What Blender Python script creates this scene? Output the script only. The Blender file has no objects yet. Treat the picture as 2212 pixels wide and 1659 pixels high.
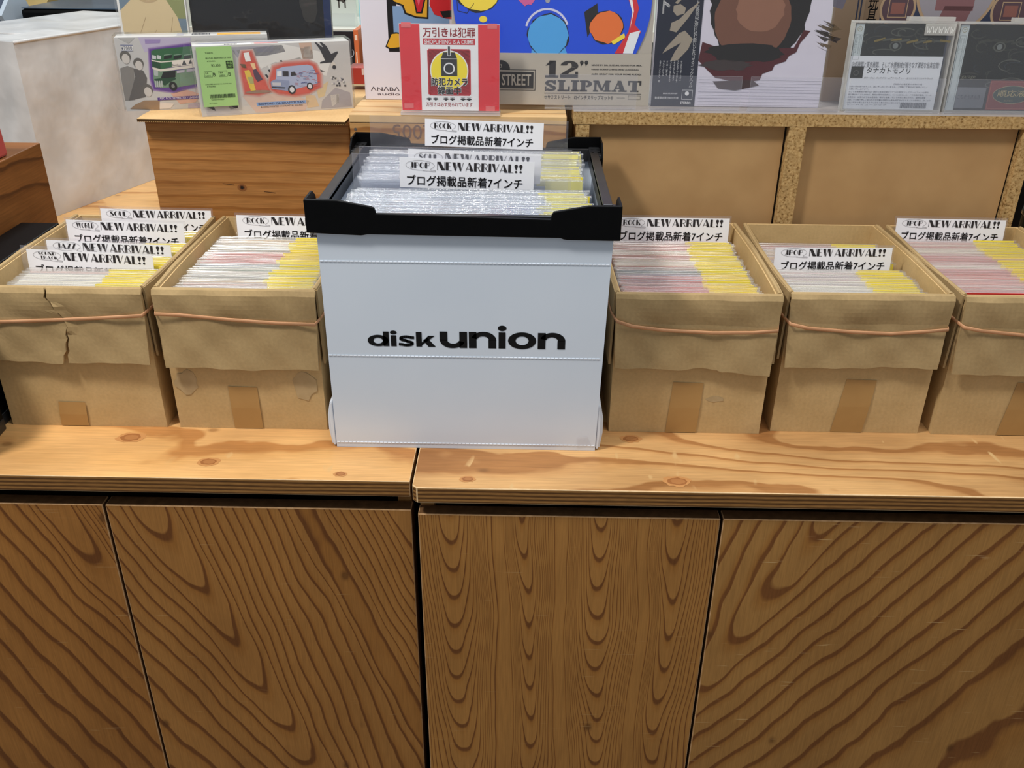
import bpy, math, random
from mathutils import Vector, Matrix
random.seed(7)
sc = bpy.context.scene
COL = sc.collection

# ---------------------------------------------------------------- camera
F_PX, W_PX, H_PX = 1951.65, 2212.0, 1659.0
PITCH, ROLL, YAW = 0.486278, -0.0096734, 0.0117646
CAM = Vector((0, 0, 1.42))
HC = 0.78                                   # height of the counter top
def _axes():
    cy, sy, cp, sp = math.cos(YAW), math.sin(YAW), math.cos(PITCH), math.sin(PITCH)
    f = Vector((-sy*cp, cy*cp, -sp)); r = Vector((cy, sy, 0)); d = f.cross(r)
    return r*math.cos(ROLL)+d*math.sin(ROLL), -r*math.sin(ROLL)+d*math.cos(ROLL), f
AR, AD, AF = _axes()
def ray(x, y): return AR*((x-W_PX/2)/F_PX) + AD*((y-H_PX/2)/F_PX) + AF
def at(x, y, Y):
    d = ray(x, y); return CAM + d*(Y/d.y)
cd = bpy.data.cameras.new('camera'); cam = bpy.data.objects.new('camera', cd); COL.objects.link(cam)
cd.sensor_width = 36; cd.lens = F_PX/W_PX*36; cd.clip_start = .05
mw = Matrix((AR, -AD, -AF)).transposed().to_4x4(); mw.translation = CAM
cam.matrix_world = mw
sc.camera = cam
# ---------------------------------------------------------------- light
sc.view_settings.view_transform = 'Standard'; sc.view_settings.look = 'None'
sc.view_settings.gamma = 1; sc.view_settings.use_curve_mapping = False
sc.view_settings.exposure = 0.0
sc.cycles.transparent_max_bounces = 40
sc.cycles.max_bounces = 8
wd = bpy.data.worlds.new('world'); sc.world = wd; wd.use_nodes = True
wd.node_tree.nodes['Background'].inputs[0].default_value = (.86, .93, 1, 1)
wd.node_tree.nodes['Background'].inputs[1].default_value = 0.34
def lamp(name, loc, target, sx, sy, watt, col=(1, 1, 1)):
    l = bpy.data.lights.new(name, 'AREA'); l.shape = 'RECTANGLE'; l.size = sx; l.size_y = sy; l.energy = watt; l.color = col
    o = bpy.data.objects.new(name, l); COL.objects.link(o); o.location = loc
    o.rotation_euler = (Vector(target)-Vector(loc)).to_track_quat('-Z', 'Y').to_euler()
lamp('key_light', (-1.2, .38, 3.0), (-.2, 1.15, .8), .3, .3, 46, (1, .96, .90))
lamp('ceiling_strip_light', (.15, 2.2, 2.9), (.1, 1.2, 1.0), 1.3, .25, 16, (.88, .95, 1))
lamp('ceiling_panel_light', (.6, .5, 3.0), (.2, 1.1, .8), .9, .5, 20, (1, .98, .95))
lamp('back_shop_light', (-.9, 3.0, 2.8), (-.9, 2.6, 1.0), .8, .3, 18, (.85, .94, 1))

# ---------------------------------------------------------------- helpers
ORG = {}
def tag(o, label=None, cat=None, group=None, kind=None):
    if label: o['label'] = label
    if cat: o['category'] = cat
    if group: o['group'] = group
    if kind: o['kind'] = kind
    return o
def thing(name, label, cat, loc=(0, 0, 0), rot=(0, 0, 0), group=None):
    o = bpy.data.objects.new(name, None); COL.objects.link(o)
    o.location = loc; o.rotation_euler = rot; o.empty_display_size = .02
    ORG[o] = Vector(loc) if rot == (0, 0, 0) else Vector((0, 0, 0))
    return tag(o, label, cat, group)
class MB:
    def __init__(s): s.v = []; s.f = []; s.m = []
    def add(s, vs, fs, m=0):
        n = len(s.v); s.v += [tuple(p) for p in vs]
        for f in fs: s.f.append(tuple(i+n for i in f)); s.m.append(m)
    def box(s, x0, x1, y0, y1, z0, z1, m=0):
        s.add([(x0,y0,z0),(x1,y0,z0),(x1,y1,z0),(x0,y1,z0),(x0,y0,z1),(x1,y0,z1),(x1,y1,z1),(x0,y1,z1)],
              [(3,2,1,0),(4,5,6,7),(0,1,5,4),(1,2,6,5),(2,3,7,6),(3,0,4,7)], m)
    def prism(s, poly, ax, a, b, m=0):
        "poly in the two other axes, extruded along axis ax from a to b"
        def P(p, t): return (t, p[0], p[1]) if ax == 'x' else (p[0], t, p[1]) if ax == 'y' else (p[0], p[1], t)
        n = len(poly)
        s.add([P(p, a) for p in poly]+[P(p, b) for p in poly],
              [tuple(range(n)), tuple(range(2*n-1, n-1, -1))]+[((i+1) % n, i, n+i, n+(i+1) % n) for i in range(n)], m)
    def sheet(s, fn, nu, nv, th, m=0):
        "closed thin sheet: fn(u,v) -> Vector, thickness vector th"
        th = Vector(th)
        A = [fn(i/nu, j/nv) for j in range(nv+1) for i in range(nu+1)]
        B = [p+th for p in A]; n = len(A); fs = []
        idx = lambda i, j: j*(nu+1)+i
        for j in range(nv):
            for i in range(nu):
                q = (idx(i,j), idx(i+1,j), idx(i+1,j+1), idx(i,j+1))
                fs.append(q); fs.append(tuple(n+k for k in reversed(q)))
        ring = [idx(i,0) for i in range(nu+1)]+[idx(nu,j) for j in range(1,nv+1)]+[idx(i,nv) for i in range(nu-1,-1,-1)]+[idx(0,j) for j in range(nv-1,0,-1)]
        for k in range(len(ring)):
            a, b = ring[k], ring[(k+1) % len(ring)]; fs.append((b, a, n+a, n+b))
        s.add(A+B, fs, m)
    def tube(s, pts, r, n=8, closed=False, m=0, flat=1.0):
        pts = [Vector(p) for p in pts]; k = len(pts); vs = []
        for i, p in enumerate(pts):
            a = pts[(i-1) % k] if (closed or i) else p; b = pts[(i+1) % k] if (closed or i < k-1) else p
            d = (b-a).normalized(); up = Vector((0,0,1)) if abs(d.z) < .9 else Vector((0,1,0))
            e = d.cross(up).normalized(); g = e.cross(d)
            vs += [p+e*(r*flat*math.cos(t*2*math.pi/n))+g*(r*math.sin(t*2*math.pi/n)) for t in range(n)]
        fs = [(i*n+t, i*n+(t+1) % n, ((i+1) % k)*n+(t+1) % n, ((i+1) % k)*n+t) for i in range(k if closed else k-1) for t in range(n)]
        if not closed: fs += [tuple(range(n-1,-1,-1)), tuple((k-1)*n+t for t in range(n))]
        s.add(vs, fs, m)
    def lathe(s, prof, cx, cy, n=32, m=0):
        vs = [(cx+r*math.cos(t*2*math.pi/n), cy+r*math.sin(t*2*math.pi/n), z) for r, z in prof for t in range(n)]
        fs = [(i*n+t, i*n+(t+1) % n, (i+1)*n+(t+1) % n, (i+1)*n+t) for i in range(len(prof)-1) for t in range(n)]
        fs += [tuple(range(n-1,-1,-1)), tuple((len(prof)-1)*n+t for t in range(n))]
        s.add(vs, fs, m)
    def build(s, name, mats, parent=None, org=None, bevel=0, smooth=False):
        me = bpy.data.meshes.new(name)
        o3 = ORG.get(parent, Vector((0,0,0))) if org is None else Vector(org)
        me.from_pydata([(x-o3.x, y-o3.y, z-o3.z) for x, y, z in s.v], [], s.f)
        for mt in (mats if isinstance(mats, (list, tuple)) else [mats]): me.materials.append(mt)
        me.polygons.foreach_set('material_index', s.m)
        if smooth: me.polygons.foreach_set('use_smooth', [True]*len(s.f))
        me.update()
        o = bpy.data.objects.new(name, me); COL.objects.link(o)
        if parent: o.parent = parent; ORG[o] = o3
        else: o.location = o3; ORG[o] = o3
        if bevel:
            b = o.modifiers.new('bevel', 'BEVEL'); b.width = bevel; b.segments = 2; b.limit_method = 'ANGLE'; b.angle_limit = .7
        return o
def bx(name, mat, parent, x0, x1, y0, y1, z0, z1, bevel=0):
    m = MB(); m.box(x0,x1,y0,y1,z0,z1); return m.build(name, mat, parent, bevel=bevel)

# ---------------------------------------------------------------- materials
def srgb(r, g, b):
    f = lambda c: (c/255/12.92 if c <= 10 else ((c/255+.055)/1.055)**2.4)
    return (f(r), f(g), f(b), 1)
class NT:
    def __init__(s, name):
        s.m = bpy.data.materials.new(name); s.m.use_nodes = True; s.t = s.m.node_tree
        s.b = s.t.nodes['Principled BSDF']; s.out = s.t.nodes['Material Output']
    def n(s, kind, **kw):
        q = s.t.nodes.new(kind)
        for k, v in kw.items(): setattr(q, k, v)
        return q
    def link(s, a, b): s.t.links.new(a, b)
    def setin(s, q, i, v):
        if hasattr(v, 'is_output') or isinstance(v, bpy.types.NodeSocket): s.link(v, q.inputs[i])
        else: q.inputs[i].default_value = v
    def math(s, op, a, b=0.0, c=None):
        q = s.n('ShaderNodeMath', operation=op); s.setin(q, 0, a); s.setin(q, 1, b)
        if c is not None: s.setin(q, 2, c)
        return q.outputs[0]
    def vec(s, x, y, z):
        q = s.n('ShaderNodeCombineXYZ'); s.setin(q,0,x); s.setin(q,1,y); s.setin(q,2,z); return q.outputs[0]
    def noise(s, v, scale=1, detail=2, rough=.5):
        q = s.n('ShaderNodeTexNoise'); s.link(v, q.inputs['Vector'])
        q.inputs['Scale'].default_value = scale; q.inputs['Detail'].default_value = detail; q.inputs['Roughness'].default_value = rough
        return q.outputs['Fac']
    def ramp(s, f, stops, interp='LINEAR'):
        q = s.n('ShaderNodeValToRGB'); s.link(f, q.inputs[0]); e = q.color_ramp.elements; q.color_ramp.interpolation = interp
        while len(e) < len(stops): e.new(.5)
        for el, (p, c) in zip(e, stops): el.position = p; el.color = c if len(c) == 4 else (*c, 1)
        return q.outputs[0]
    def mix(s, mode, f, a, b):
        q = s.n('ShaderNodeMix', data_type='RGBA', blend_type=mode); s.setin(q, 0, f); s.setin(q, 6, a); s.setin(q, 7, b); return q.outputs[2]
    def obj(s):
        q = s.n('ShaderNodeTexCoord').outputs['Object']; p = s.n('ShaderNodeSeparateXYZ'); s.link(q, p.inputs[0])
        return q, p.outputs[0], p.outputs[1], p.outputs[2]
    def bump(s, h, strength=.2, dist=.001):
        q = s.n('ShaderNodeBump'); q.inputs['Strength'].default_value = strength; q.inputs['Distance'].default_value = dist
        s.link(h, q.inputs['Height']); s.link(q.outputs[0], s.b.inputs['Normal'])
    def base(s, col=None, rough=.5, spec=.5, metal=0):
        if col is not None: s.setin(s.b, 'Base Color', col)
        s.setin(s.b, 'Roughness', rough); s.b.inputs['Specular IOR Level'].default_value = spec; s.b.inputs['Metallic'].default_value = metal
        return s.m
def gv(v): return (v, v, v, 1)
_pc = {}
def flat(r, g, b, rough=.55, spec=.35):
    k = (r, g, b, rough)
    if k not in _pc: _pc[k] = NT('printed_colour').base(srgb(r,g,b), rough, spec)
    return _pc[k]
def mottled(name, c1, c2, scale=30, rough=.5, spec=.4, metal=0, bump=0, stretch=(1,1,1), detail=3):
    t = NT(name); v, x, y, z = t.obj()
    mp = t.n('ShaderNodeMapping'); t.link(v, mp.inputs[0]); mp.inputs['Scale'].default_value = stretch
    f = t.noise(mp.outputs[0], scale, detail)
    if bump: t.bump(f, bump, .002)
    return t.base(t.ramp(f, [(.3, srgb(*c1)), (.7, srgb(*c2))]), rough, spec, metal)
def clear(name, col, haze, rough=.1, bump=0, bscale=60, spec=.5, stretch=(1,1,1), gloss=1.0):
    "thin clear plastic: see-through, a little milky haze and a fresnel gloss"
    t = NT(name); t.base(col, .5, 0)
    tr = t.n('ShaderNodeBsdfTransparent'); mx = t.n('ShaderNodeMixShader'); mx.inputs[0].default_value = haze
    tl = t.n('ShaderNodeBsdfTranslucent'); tl.inputs[0].default_value = col; m0 = t.n('ShaderNodeMixShader'); m0.inputs[0].default_value = .5
    t.link(t.b.outputs[0], m0.inputs[1]); t.link(tl.outputs[0], m0.inputs[2])
    t.link(tr.outputs[0], mx.inputs[1]); t.link(m0.outputs[0], mx.inputs[2])
    gl = t.n('ShaderNodeBsdfGlossy'); gl.inputs['Roughness'].default_value = rough
    lw = t.n('ShaderNodeLayerWeight'); lw.inputs['Blend'].default_value = .5
    fac = t.math('MINIMUM', t.math('MULTIPLY', t.math('MULTIPLY_ADD', t.math('POWER', lw.outputs['Facing'], 4.0), .5, .035), gloss), .4)
    m2 = t.n('ShaderNodeMixShader'); t.link(fac, m2.inputs[0])
    if bump:
        v, x, y, z = t.obj(); mp = t.n('ShaderNodeMapping'); t.link(v, mp.inputs[0]); mp.inputs['Scale'].default_value = stretch
        q = t.n('ShaderNodeBump'); q.inputs['Strength'].default_value = bump; q.inputs['Distance'].default_value = .004
        t.link(t.noise(mp.outputs[0], bscale, 2), q.inputs['Height']); t.link(q.outputs[0], gl.inputs['Normal']); t.link(q.outputs[0], lw.inputs['Normal'])
    t.link(mx.outputs[0], m2.inputs[1]); t.link(gl.outputs[0], m2.inputs[2]); t.link(m2.outputs[0], t.out.inputs[0])
    return t.m
def wood(name, across, along, P, Q, A, na, nb, light, mid, dark, seed=0, fine=.06, rough=.45, spec=.3, scr=.5, knots=True, blotch=.25, line=.86, det=1.0, fibre=.5, A2=0.0, na2=30, curve=None):
    t = NT(name); v, x, y, z = t.obj(); ax = {'x': x, 'y': y, 'z': z}
    u, w = ax[across], ax[along]
    n1 = t.noise(t.vec(t.math('MULTIPLY', u, na), seed, t.math('MULTIPLY', w, nb)), 1, det, .4)
    n2 = t.noise(t.vec(t.math('MULTIPLY', u, na*3.1), seed+3.3, t.math('MULTIPLY', w, nb*3+9)), 1, 2)
    Fv = t.math('ADD', t.math('MULTIPLY_ADD', w, P, t.math('MULTIPLY', u, Q)), t.math('MULTIPLY_ADD', n1, A, t.math('MULTIPLY', n2, fine*8)))
    if A2:
        n3 = t.noise(t.vec(t.math('MULTIPLY', u, na2), seed+13.7, t.math('MULTIPLY', w, .22)), 1, 0)
        Fv = t.math('MULTIPLY_ADD', n3, A2, Fv)
    if curve:
        "a drawn grain profile: arches where it peaks, straight grain where it falls"
        u0, u1, shear, w0, G, Pc, pts = curve
        uu = t.math('MULTIPLY_ADD', t.math('SUBTRACT', w, w0), shear, u)
        uu = t.math('ADD', uu, t.math('MULTIPLY', t.math('SUBTRACT', t.noise(t.vec(t.math('MULTIPLY', u, 9), seed+21, t.math('MULTIPLY', w, 4)), 1, 1.5), .5), .035))
        fc = t.n('ShaderNodeFloatCurve'); cv = fc.mapping.curves[0]; fc.mapping.use_clip = False
        P_ = sorted(pts); cv.points[0].location = P_[0]; cv.points[-1].location = P_[-1]
        for q in P_[1:-1]: cv.points.new(*q)
        fc.mapping.update()
        t.link(t.math('DIVIDE', t.math('SUBTRACT', uu, u0), u1-u0), fc.inputs['Value'])
        Fv = t.math('MULTIPLY_ADD', fc.outputs[0], t.math('MULTIPLY_ADD', t.math('SUBTRACT', w, w0), Pc, G), Fv)
    fr = t.math('FRACT', Fv)
    c = t.ramp(fr, [(0, srgb(*light)), (line-.30, srgb(*light)), (line-.05, srgb(*mid)), (line+.03, srgb(*dark)), (.955, srgb(*dark)), (1, srgb(*light))])
    fib = t.noise(t.vec(t.math('MULTIPLY', u, 520), seed, t.math('MULTIPLY', w, 22)), 1, 3)
    c = t.mix('MULTIPLY', fibre, c, t.ramp(fib, [(.3, gv(.72)), (.65, gv(1.1))]))
    bl = t.noise(t.vec(t.math('MULTIPLY', u, 9), seed+9, t.math('MULTIPLY', w, 5)), 1, 4)
    c = t.mix('MULTIPLY', blotch*2, c, t.ramp(bl, [(.32, (.74,.68,.62,1)), (.68, (1.12,1.1,1.06,1))]))
    if knots:
        vo = t.n('ShaderNodeTexVoronoi'); t.link(t.vec(t.math('MULTIPLY', u, 13), seed, t.math('MULTIPLY', w, 9)), vo.inputs['Vector']); vo.inputs['Scale'].default_value = 1
        kd = vo.outputs['Distance']
        c = t.mix('MIX', t.ramp(kd, [(.045, gv(.7)), (.075, gv(.25)), (.11, gv(0))]), c, tuple(k*.55 for k in srgb(*dark)[:3])+(1,))
    if scr:
        s1 = t.noise(t.vec(t.math('MULTIPLY', u, 22), seed+5, t.math('MULTIPLY', w, 420 if across == 'x' else 60)), 1, 1)
        s2 = t.noise(t.vec(t.math('MULTIPLY', u, 14), seed+7, t.math('MULTIPLY', w, 22)), 1, 1)
        k = t.math('MULTIPLY', t.ramp(s1, [(.70, gv(0)), (.76, gv(1))]), t.ramp(s2, [(.5, gv(0)), (.62, gv(scr))]))
        c = t.mix('MIX', k, c, srgb(214, 176, 122))
    t.bump(fib, .1, .0005)
    return t.base(c, rough, spec)
M = {}
LT, MD, DK = (172,120,62), (164,110,52), (118,72,34)
M['door1'] = wood('varnished_plywood', 'x', 'z', 0, 0, 1.0, 5, .8, (168,114,56), (158,104,48), (116,70,32), 1.7, scr=.3, line=.80, curve=(-0.2737, 0.2463, .36, .73, 12, 9, [(0,.05),(.30,.42),(.48,.70),(.565,.90),(.62,.72),(.70,.3),(.8,.16),(1,.1)]))
M['door2'] = wood('varnished_plywood', 'x', 'z', 0, 0, 1.0, 6, .8, LT, MD, DK, 4.1, scr=.3, line=.82, curve=(-0.1301, 0.5016, .34, .73, 15, 13, [(0,.30),(.2,.50),(.36,.80),(.425,.92),(.455,.90),(.50,.74),(.60,.40),(.70,.12),(.745,.0),(.80,.16),(.90,.54),(.945,.66),(.97,.62),(1,.45)]))
M['door3'] = wood('varnished_plywood', 'x', 'z', 0, 0, 1.3, 8, 1.0, (178,126,66), (170,116,56), (122,76,38), 6.3, fine=.03, scr=.25, line=.82, curve=(-0.5270, -0.1470, .02, .73, 18, 22, [(0,.40),(.05,.72),(.11,.94),(.15,.88),(.20,.50),(.25,.06),(.28,.02),(.32,.50),(.365,.78),(.40,.62),(.45,.22),(.49,.02),(.53,.36),(.58,.84),(.625,.98),(.67,.80),(.73,.34),(.77,.02),(.81,.32),(.865,.72),(.90,.64),(.95,.36),(1,.10)]))
M['door4'] = wood('varnished_plywood', 'x', 'z', 0, 0, 1.2, 6, 1.2, (176,128,70), (166,114,56), (128,80,40), 8.8, scr=.8, line=.80, curve=(-0.1935, 0.7166, -.44, .735, 16, 13, [(0,.34),(.1,.60),(.16,.75),(.204,.84),(.235,.78),(.30,.66),(.45,.40),(.6,.18),(.7,.10),(1,0)]))
M['top1'] = wood('varnished_pine_plywood', 'y', 'x', 1.2, 7, 4.0, 6, 1.8, (228,180,120), (222,172,110), (192,136,80), 2.5, rough=.3, scr=.6, blotch=.42, line=.8)
M['top2'] = wood('varnished_pine_plywood', 'y', 'x', 1.6, 9, 5.4, 7, 1.6, (212,168,114), (204,156,102), (172,122,74), 5.5, rough=.3, scr=1, blotch=.5, line=.8)
M['riser'] = wood('orange_pine', 'z', 'x', .5, 62, 3.0, 9, .6, (178,125,70), (172,118,62), (158,104,52), 3.9, scr=.1, fibre=.8, blotch=.3, line=.8, knots=False)
M['riser_top'] = wood('pale_pine', 'y', 'x', .8, 26, 2.4, 7, .9, (224,188,136), (218,178,122), (196,146,90), 7.2, scr=.15, knots=False)
M['mid'] = wood('crate_pine', 'z', 'x', .4, 16, 2.4, 6, .8, (196,150,94), (188,138,80), (160,108,58), 1.1, scr=.1, knots=False)
M['low'] = wood('dark_stained_pine', 'z', 'y', 1.2, 14, 3.0, 6, 1.2, (140,90,46), (124,77,38), (92,55,28), 6.6, scr=.0, blotch=.6, fibre=.7)
def ply_edge():
    t = NT('plywood_edge'); v, x, y, z = t.obj()
    n = t.noise(t.vec(t.math('MULTIPLY', x, 5), t.math('MULTIPLY', y, 5), t.math('MULTIPLY', z, 30)), 1, 2)
    s = t.math('FRACT', t.math('MULTIPLY_ADD', z, 175, t.math('MULTIPLY', n, .7)))
    c = t.ramp(s, [(0, srgb(168,122,68)), (.35, srgb(150,104,56)), (.5, srgb(86,56,28)), (.75, srgb(110,74,38)), (1, srgb(160,114,62))])
    f = t.noise(t.vec(t.math('MULTIPLY', x, 60), t.math('MULTIPLY', y, 60), t.math('MULTIPLY', z, 700)), 1, 3)
    c = t.mix('MULTIPLY', .6, c, t.ramp(f, [(.3, gv(.55)), (.65, gv(1.15))]))
    return t.base(c, .6, .2)
M['ply_edge'] = ply_edge()
def chip():
    t = NT('chipboard'); v, x, y, z = t.obj()
    a = t.noise(v, 240, 3, .65); b = t.noise(v, 90, 2)
    c = t.ramp(a, [(.34, srgb(120,88,48)), (.45, srgb(176,142,92)), (.66, srgb(202,170,118))])
    c = t.mix('MULTIPLY', .5, c, t.ramp(b, [(.35, gv(.7)), (.65, gv(1.1))])); t.bump(a, .4, .001)
    return t.base(c, .8, .15)
M['chip'] = chip()
M['chip_top'] = mottled('grey_laminate', (150,142,138), (168,160,154), 8, .35)
M['mdf'] = mottled('raw_hardboard', (172,136,92), (184,148,102), 14, .7, .2)
def cardboard(name, c1, c2, flute=None):
    t = NT(name); v, x, y, z = t.obj()
    a = t.noise(v, 9, 4, .6); b = t.noise(v, 260, 2)
    c = t.ramp(a, [(.32, srgb(*c1)), (.68, srgb(*c2))])
    c = t.mix('MULTIPLY', .35, c, t.ramp(b, [(.3, gv(.82)), (.7, gv(1.1))]))
    h = t.math('ADD', t.math('MULTIPLY', a, 2.0), t.math('MULTIPLY', t.math('SINE', t.math('MULTIPLY', t.math('ADD', x, t.math('MULTIPLY', z, .05)), 900)), .03))
    t.bump(h, .25, .004)
    return t.base(c, .75, .25)
M['card'] = cardboard('brown_corrugated_card', (164,138,96), (180,153,109))
M['card_in'] = cardboard('brown_corrugated_card', (192,162,112), (208,178,128))
M['lid'] = cardboard('pale_corrugated_card', (206,168,116), (222,186,134))
def flute():
    t = NT('corrugated_card_edge'); v, x, y, z = t.obj()
    s = t.math('SINE', t.math('MULTIPLY', x, 1900)); zz = t.math('MULTIPLY', z, 420)
    k = t.math('ABSOLUTE', t.math('SUBTRACT', t.math('MULTIPLY', s, .45), t.math('ADD', t.math('MULTIPLY', zz, 1.9), 0)))
    return t.base(t.ramp(k, [(.1, srgb(190,150,96)), (.5, srgb(70,48,24))]), .8, .1)
M['flute'] = flute()
M['tape'] = mottled('brown_packing_tape', (170,132,80), (180,142,88), 20, .3, .5)
M['scuff'] = mottled('torn_paper_patch', (178,154,114), (192,168,128), 60, .9, .1)
M['rubber'] = mottled('pink_rubber', (200,146,104), (212,160,118), 40, .5)
M['dark'] = mottled('dark_interior', (24,18,12), (36,28,20), 10, .7, .2)
M['paper'] = flat(236, 236, 240, .6)
M['ink'] = flat(40, 36, 38, .6)
M['crate'] = mottled('white_corrugated_plastic', (216,226,238), (222,231,242), 6, .32, .4, stretch=(1,1,1))
M['crate_line'] = flat(230, 237, 246, .35)
M['black'] = mottled('black_plastic', (2,2,3), (4,4,5), 80, .45, .14)
M['rail'] = mottled('dark_grey_plastic', (34,35,37), (42,43,45), 60, .3, .5)
M['logo'] = flat(8, 8, 10, .4)
M['sleeve'] = clear('clear_record_sleeve', (.97,.96,.95,1), .032, .12, .4, 130)
M['sleeve_edge'] = clear('clear_sleeve_edge', (.98,.97,.93,1), .15, .18, gloss=1.4)
M['lp_sleeve'] = clear('thick_clear_sleeve', (.82,.88,.97,1), .075, .09, .6, 70, stretch=(1,.3,1.6), gloss=1.3)
M['lp_edge'] = clear('thick_sleeve_edge', (.88,.92,.98,1), .20, .12, .6, 300, gloss=3.2)
M['acrylic'] = clear('clear_acrylic', (.72,.74,.86,1), .075, .04)
M['acrylic_edge'] = clear('acrylic_edge', (.86,.87,.90,1), .5, .1)
M['wrap'] = clear('clear_wrap', (.9,.9,.9,1), .03, .07, .8, 34, gloss=1.2)
M['case'] = clear('clear_case_plastic', (.80,.82,.84,1), .05, .04)
M['case_edge'] = clear('case_edge', (.90,.89,.85,1), .5, .1)
M['sticker'] = flat(246, 226, 76, .5)
M['sticker2'] = flat(240, 232, 150, .5)
M['steel'] = mottled('brushed_steel', (150,155,160), (180,184,188), 40, .25, .5, 1)

# ---------------------------------------------------------------- lettering and print
_tx = {}
def text_mesh(body, bold=0.0, vertical=False):
    k = (body, bold, vertical)
    if k in _tx: return _tx[k]
    c = bpy.data.curves.new('lettering', 'FONT'); c.body = '\n'.join(body) if vertical else body; c.size = 1; c.offset = bold
    c.resolution_u = 2
    if vertical: c.align_x = 'CENTER'; c.space_line = .82
    o = bpy.data.objects.new('lettering', c); COL.objects.link(o)
    me = bpy.data.meshes.new_from_object(o.evaluated_get(bpy.context.evaluated_depsgraph_get()))
    V = [(v.co.x, v.co.y) for v in me.vertices]; Fs = [tuple(p.vertices) for p in me.polygons]
    bpy.data.objects.remove(o); bpy.data.curves.remove(c); bpy.data.meshes.remove(me)
    x0 = min(p[0] for p in V); y0 = min(p[1] for p in V); x1 = max(p[0] for p in V); y1 = max(p[1] for p in V)
    _tx[k] = ([((x-x0)/(x1-x0), (y-y0)/(y1-y0)) for x, y in V], Fs, (x1-x0)/(y1-y0)); return _tx[k]
def rc(a, b, c, d): return [(a,b),(c,b),(c,d),(a,d)]
def pa(b0, b1, t0, t1): return [(b0,0),(b1,0),(t1,1),(t0,1)]
def arc(o, i, a0, a1, n=14):
    "band between an outer and an inner ellipse (cx,cy,rx,ry), as quads"
    P = lambda e, a: (e[0]+e[2]*math.cos(a), e[1]+e[3]*math.sin(a)); r = math.radians; out = []
    for k in range(n):
        a, b = r(a0+(a1-a0)*k/n), r(a0+(a1-a0)*(k+1)/n); out.append([P(o,a), P(o,b), P(i,b), P(i,a)])
    return out
def ell(cx, cy, rx, ry, n=24): return [(cx+rx*math.cos(k*2*math.pi/n), cy+ry*math.sin(k*2*math.pi/n)) for k in range(n)]
_bowl = arc((.42,.725,.3,.275), (.42,.725,.25,.225), -90, 90)+[rc(.3,.95,.42,1), rc(.3,.45,.42,.5)]
_st = [rc(0,0,.3,1)]
DECO = {
 'N': (.82, [rc(0,0,.05,1), pa(.44,.82,.0,.36), rc(.77,0,.82,1)]),
 'E': (.62, _st+[rc(.3,.95,.6,1), rc(.3,.49,.52,.54), rc(.3,0,.62,.05)]),
 'W': (1.2, [pa(.27,.40,0,.34), pa(.36,.40,.60,.65), pa(.82,.95,.52,.87), pa(.91,.95,1.15,1.2)]),
 'A': (.92, [pa(0,.06,.38,.44), pa(.54,.92,.36,.50), rc(.14,.22,.62,.27)]),
 'R': (.78, _st+_bowl+[[(.40,.48),(.50,.48),(.78,0),(.68,0)]]), 'P': (.72, _st+_bowl), 'I': (.3, _st),
 'V': (.86, [pa(.36,.47,0,.35), pa(.41,.47,.81,.86)]), 'L': (.6, _st+[rc(.3,0,.6,.05)]),
 '!': (.34, [ell(.17,.12,.12,.12,16), [(.17,.28)]+[(.17+.17*math.cos(math.radians(a)), .82+.18*math.sin(math.radians(a))) for a in range(-20,201,20)]]),
 'S': (.62, arc((.31,.73,.29,.27),(.31,.73,.24,.22),20,180)+arc((.31,.27,.29,.27),(.31,.27,.24,.22),180,360)+[[(.02,.73),(.07,.9),(.2,.86),(.60,.4),(.60,.24),(.52,.07),(.42,.12),(.05,.58)]]),
 'O': (.74, arc((.37,.5,.37,.5),(.46,.5,.22,.45),0,360,24)), 'C': (.66, arc((.37,.5,.37,.5),(.46,.5,.22,.45),48,312,20)),
 'U': (.67, [rc(0,.3,.3,1), rc(.62,.3,.67,1)]+arc((.335,.3,.335,.3),(.46,.3,.16,.25),180,360)),
 'D': (.76, _st+arc((.3,.5,.46,.5),(.3,.5,.41,.45),-90,90)), 'J': (.5, [rc(.2,.15,.5,1)]+arc((.25,.2,.25,.2),(.25,.2,.2,.15),170,360)+[[(.3,0),(.5,.2),(.2,.2)]]),
 'K': (.82, _st+[[(.3,.42),(.3,.5),(.68,1),(.76,1)], [(.38,.52),(.5,.66),(.82,0),(.5,0)]]),
 'T': (.7, [rc(.2,0,.5,.95), rc(0,.95,.7,1)]), 'Z': (.7, [rc(0,.95,.7,1), rc(0,0,.7,.05), [(0,.05),(.32,.05),(.7,.95),(.38,.95)]]), ' ': (.3, [])}
def wide_stroke(pts, w):
    out = []
    for (a, b) in zip(pts, pts[1:]):
        d = Vector((b[0]-a[0], b[1]-a[1])).normalized(); n = Vector((-d.y, d.x))*w/2; e = d*w*.12
        out.append([(a[0]-e.x+n.x, a[1]-e.y+n.y), (a[0]-e.x-n.x, a[1]-e.y-n.y), (b[0]+e.x-n.x, b[1]+e.y-n.y), (b[0]+e.x+n.x, b[1]+e.y+n.y)])
    return out
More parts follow.
